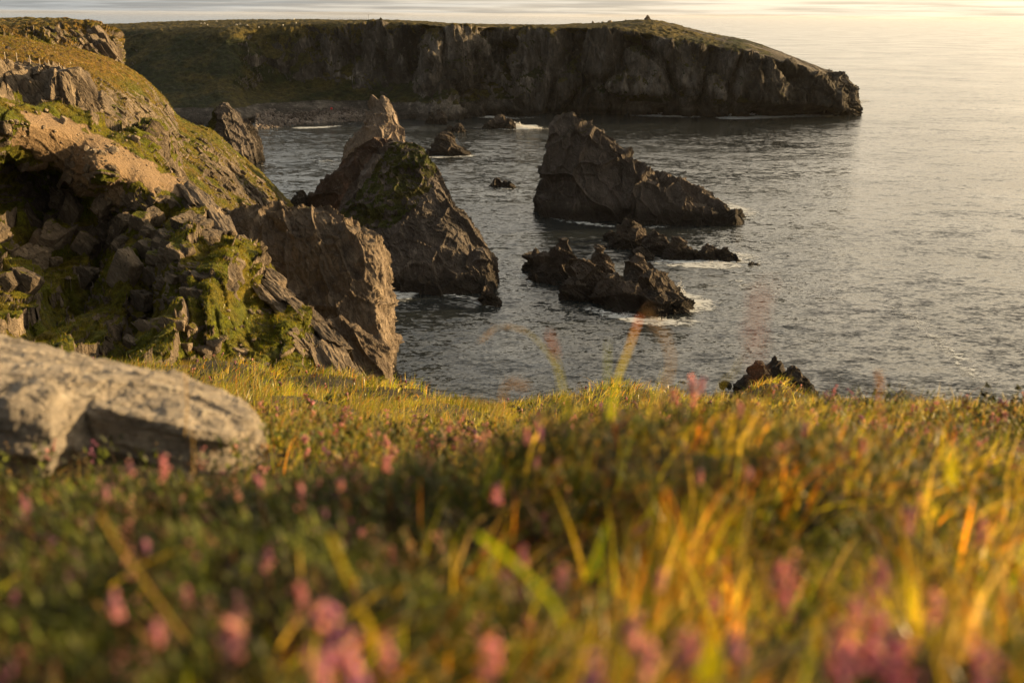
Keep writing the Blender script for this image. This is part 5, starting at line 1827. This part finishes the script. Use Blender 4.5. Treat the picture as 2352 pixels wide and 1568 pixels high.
SPR = [(375, 1070, 1.3, 'pink heather sprig in front of the grey boulder, standing out over the dark cushion'),
       (265, 1385, 1.1, 'pink heather sprig alone in the dark lower left'),
       (535, 1455, 1.6, 'wide pink heather sprig near the bottom left, right of the lone one'),
       (755, 1440, 2.0, 'tall salmon-pink heather sprig by the bottom edge, left of the middle'),
       (1800, 1340, 2.0, 'large magenta heather cluster in the lower right'),
       (1990, 1450, 2.4, 'largest pink heather clump in the bottom right corner'),
       (1590, 890, 1.6, 'heather sprig cresting the middle hummock against the sea'),
       (2085, 1195, 1.2, 'pink drooping heather sprig at the right, over dark gaps'),
       (1125, 1500, 1.4, 'salmon-pink heather sprig at the bottom middle'),
       (885, 1490, 1.0, 'small pink and purple heather sprig right of the tall salmon one')]
for i, (u, v, b, lab) in enumerate(SPR):
    sprig(u, v, b, lab, i % 4)
for u, v, b in [(1240, 990, 1), (1110, 1010, 1), (885, 1065, .9), (1140, 1130, 1.1), (1545, 905, 1), (1612, 885, 1), (1720, 1085, .8), (1608, 1095, .9),
                (2020, 1320, 1.3), (2255, 1215, 1.2), (1580, 1490, 1.2), (2060, 1510, 2.2), (1455, 1450, 1.3), (2145, 1390, 1.2), (615, 1280, .9), (690, 1120, .7),
                (590, 1100, .8), (300, 1075, .8), (335, 1245, .8), (690, 1360, .8), (1200, 1270, .8), (1690, 1480, 1.2), (1980, 1020, .9), (1520, 1330, .8),
                (430, 1370, .6), (60, 1155, .8), (780, 1110, .7), (2260, 1530, 1.4), (360, 1450, .7), (1290, 1320, .9), (240, 1130, .7), (1480, 1510, 1.2),
                (800, 1520, 1.8), (740, 1545, 1.6), (1930, 1500, 1.8), (1640, 1380, .8), (1360, 1540, 1.2), (1210, 1000, .8), (1700, 940, .8), (1850, 985, .8), (1230, 1060, .7)]:
    sprig(u, v, b, 'out-of-focus pink heather sprig among the near grass', random.randrange(5))


def stem(pts, w0, w1, c0, c1, label, head=None):
    """pts: list of (u, v, D) sighted; a single grass stalk as its own thing"""
    W3 = [P(*p) for p in pts]
    o0 = W3[0].copy()
    V, Fc, t = ribbon([p - o0 for p in W3], w0 * .7, w1 * .45, 22)
    t3 = t[:, None] ** 4
    col = .72 * np.array(c0)[None] * (1 - t3) + .72 * np.array(c1)[None] * t3
    col = np.repeat(col, 3, 0)
    o = add_mesh('grass_stalk', V, Fc, M_blade, attrs={'col': col}, smooth=True)
    o.location = o0
    tag(o, label, 'grass stalk')
    if head:
        n = int(60 * head)
        tt = rng.random(n) * .35 + .65
        cc = catmull(np.array([p - o0 for p in W3]), 60)
        C = cc[(tt * 59).astype(int)] + rng.normal(size=(n, 3)) * .0022
        V, Fc, Cc = bells(C, rng.uniform(.0012, .002, n), np.tile([c1], (n, 1)))
        add_mesh('seed_head', V, Fc, M_petal, parent=o, attrs={'col': Cc}, smooth=True)


G, Yl, OR, ST, PK = (.16, .24, .01), (.45, .40, .05), (.60, .14, .03), (.50, .36, .17), (.45, .22, .14)
stem([(1405, 960, 1.35), (1420, 870, 1.3), (1445, 800, 1.27), (1470, 728, 1.25)], .0085, .007, (.42, .46, .02), OR,
     'bright green grass blade with an orange-red tip standing up over the water', None)
stem([(1302, 950, 1.75), (1288, 870, 1.75), (1250, 800, 1.75), (1200, 758, 1.75), (1150, 750, 1.75), (1100, 785, 1.75)], .004, .003, (.30, .32, .02), ST,
     'pale arching grass stalk bending left over the water', 1)
stem([(1305, 960, 1.1), (1290, 880, 1.1), (1270, 800, 1.08), (1262, 765, 1.06)], .005, .002, (.28, .32, .02), PK,
     'thin brownish stalk right behind the arching one', .5)
stem([(1397, 960, 1.2), (1396, 860, 1.2), (1396, 785, 1.18)], .006, .002, (.25, .33, .03), (.30, .36, .08), 'straight pale green blade just left of the orange-tipped one')
stem([(1500, 960, 1.0), (1540, 850, .95), (1525, 770, .92), (1480, 715, .9)], .003, .0015, ST, ST, 'faint straw stalk curving right of the orange-tipped blade', .4)
stem([(1738, 1000, .58), (1742, 880, .52), (1736, 760, .5), (1745, 650, .48)], .0007, .0006, PK, PK, 'very blurred reddish plume in front of the dark rock at lower right', .35)
stem([(2020, 980, 1.3), (2022, 920, 1.3), (2018, 855, 1.3)], .003, .003, ST, (.62, .40, .16), 'short tan seed head against the sea at the right', 1)
stem([(1150, 960, 1.0), (1165, 880, 1.0), (1215, 885, 1.0)], .003, .002, ST, ST, 'faint short straw stalk over the water left of the hummock', .4)
stem([(1640, 960, 1.3), (1660, 880, 1.3), (1690, 850, 1.3), (1700, 820, 1.3)], .004, .0015, (.3, .3, .03), (.4, .36, .05), 'yellowish blade leaning right in front of the small rock')
stem([(2190, 1110, 1.0), (2185, 1060, 1.0), (2183, 1020, 1.0)], .018, .013, (.50, .48, .02), (.62, .55, .20), 'wide bright yellow blade in the grass at the right')
stem([(425, 1000, 2.3), (430, 930, 2.3), (424, 830, 2.3)], .004, .006, ST, (.50, .32, .14), 'tan dry stalk rising in front of the boulder top')
stem([(445, 1090, 1.7), (445, 1030, 1.7), (440, 985, 1.7)], .0035, .003, ST, ST, 'thin straw stalk against the shaded front of the boulder')
stem([(230, 1180, .9), (300, 1290, .85), (380, 1400, .82), (430, 1470, .8)],   .010, .008, (.26, .2, .07), (.30, .26, .08), 'dull broad straw lying diagonally across the dark lower left')
stem([(1100, 1230, .8), (1180, 1290, .75), (1260, 1370, .7), (1300, 1440, .68)], .013, .009, (.22, .30, .01), (.26, .34, .02), 'broad green blade crossing the grass diagonally below the middle')
stem([(760, 1230, .8), (800, 1330, .75), (850, 1440, .7), (880, 1520, .68)], .012, .016, (.25, .22, .02), (.45, .38, .02), 'broad yellow-green blade slanting down to the bottom left of the middle')
stem([(1350, 1330, .95), (1375, 1260, .95), (1395, 1200, .95)], .008, .005, (.20, .32, .01), (.30, .42, .02), 'upright green blade left of the diagonal straw')
stem([(1520, 1250, .9), (1530, 1180, .9), (1528, 1130, .9)], .012, .007, (.35, .25, .02), OR, 'orange-tipped blade in the middle of the grass')
stem([(1620, 1560, .55), (1640, 1490, .55), (1635, 1430, .55)], .02, .010, (.35, .36, .01), (.62, .28, .02), 'broad orange blade near the bottom right of the middle')


def dry_leaf_glints():  # added bits; their pale colour stands in for glints on shiny dry leaves
    x, y = scatter(1500, .5, 3.2, 1.6)
    z = zone(x, y)
    k = ~in_boulder(x, y) & (rng.random(len(x)) < .15 + .85 * z)
    x, y = x[k], y[k]
    h = rng.uniform(.06, .17, len(x))
    C = np.stack([x, y, soil(x, y) + h], -1)
    col = np.array([.70, .56, .26]) * rng.uniform(.5, 1.3, (len(x), 1))
    V, Fc, Cc = bells(C, rng.uniform(.0012, .0030, len(x)), col)
    # each pale bit sits on its own thin stem
    V2, F2, C2 = blades(C - np.stack([0 * h, 0 * h, h], -1), h * 1.02, np.full(len(x), .0011), np.zeros(len(x)), rng.uniform(0, 6.28, len(x)), np.tile([[.35, .26, .09]], (len(x), 1)), 2)
    n = len(V)
    F3 = np.concatenate([Fc, F2[:, [0, 1, 2]] + n, F2[:, [0, 2, 3]] + n])
    o = add_mesh('dry_leaf_glints', np.vstack([V, V2]), F3, M_petal, attrs={'col': np.vstack([Cc, C2])}, smooth=True)
    tag(o, kind='stuff')
dry_leaf_glints()

# ------------------------------------------------------------------ sea air
def haze():
    m, t = new_mat('haze_air')
    vp = t.n('ShaderNodeVolumePrincipled', {'Color': (0.92, 0.88, 0.82, 1), 'Density': 0.000012, 'Anisotropy': 0.35})
    t.n('ShaderNodeOutputMaterial', {'Volume': vp.outputs[0]})
    x0, x1, y0, y1, z0, z1 = -26500, 26500, -600, 27500, -60, 64
    V = [(x, y, z) for x in (x0, x1) for y in (y0, y1) for z in (z0, z1)]
    Fc = [(0, 1, 3, 2), (4, 6, 7, 5), (0, 4, 5, 1), (2, 3, 7, 6), (0, 2, 6, 4), (1, 5, 7, 3)]
    o = add_mesh('haze', np.array(V, float), np.array(Fc), m)
    tag(o, kind='stuff')
haze()
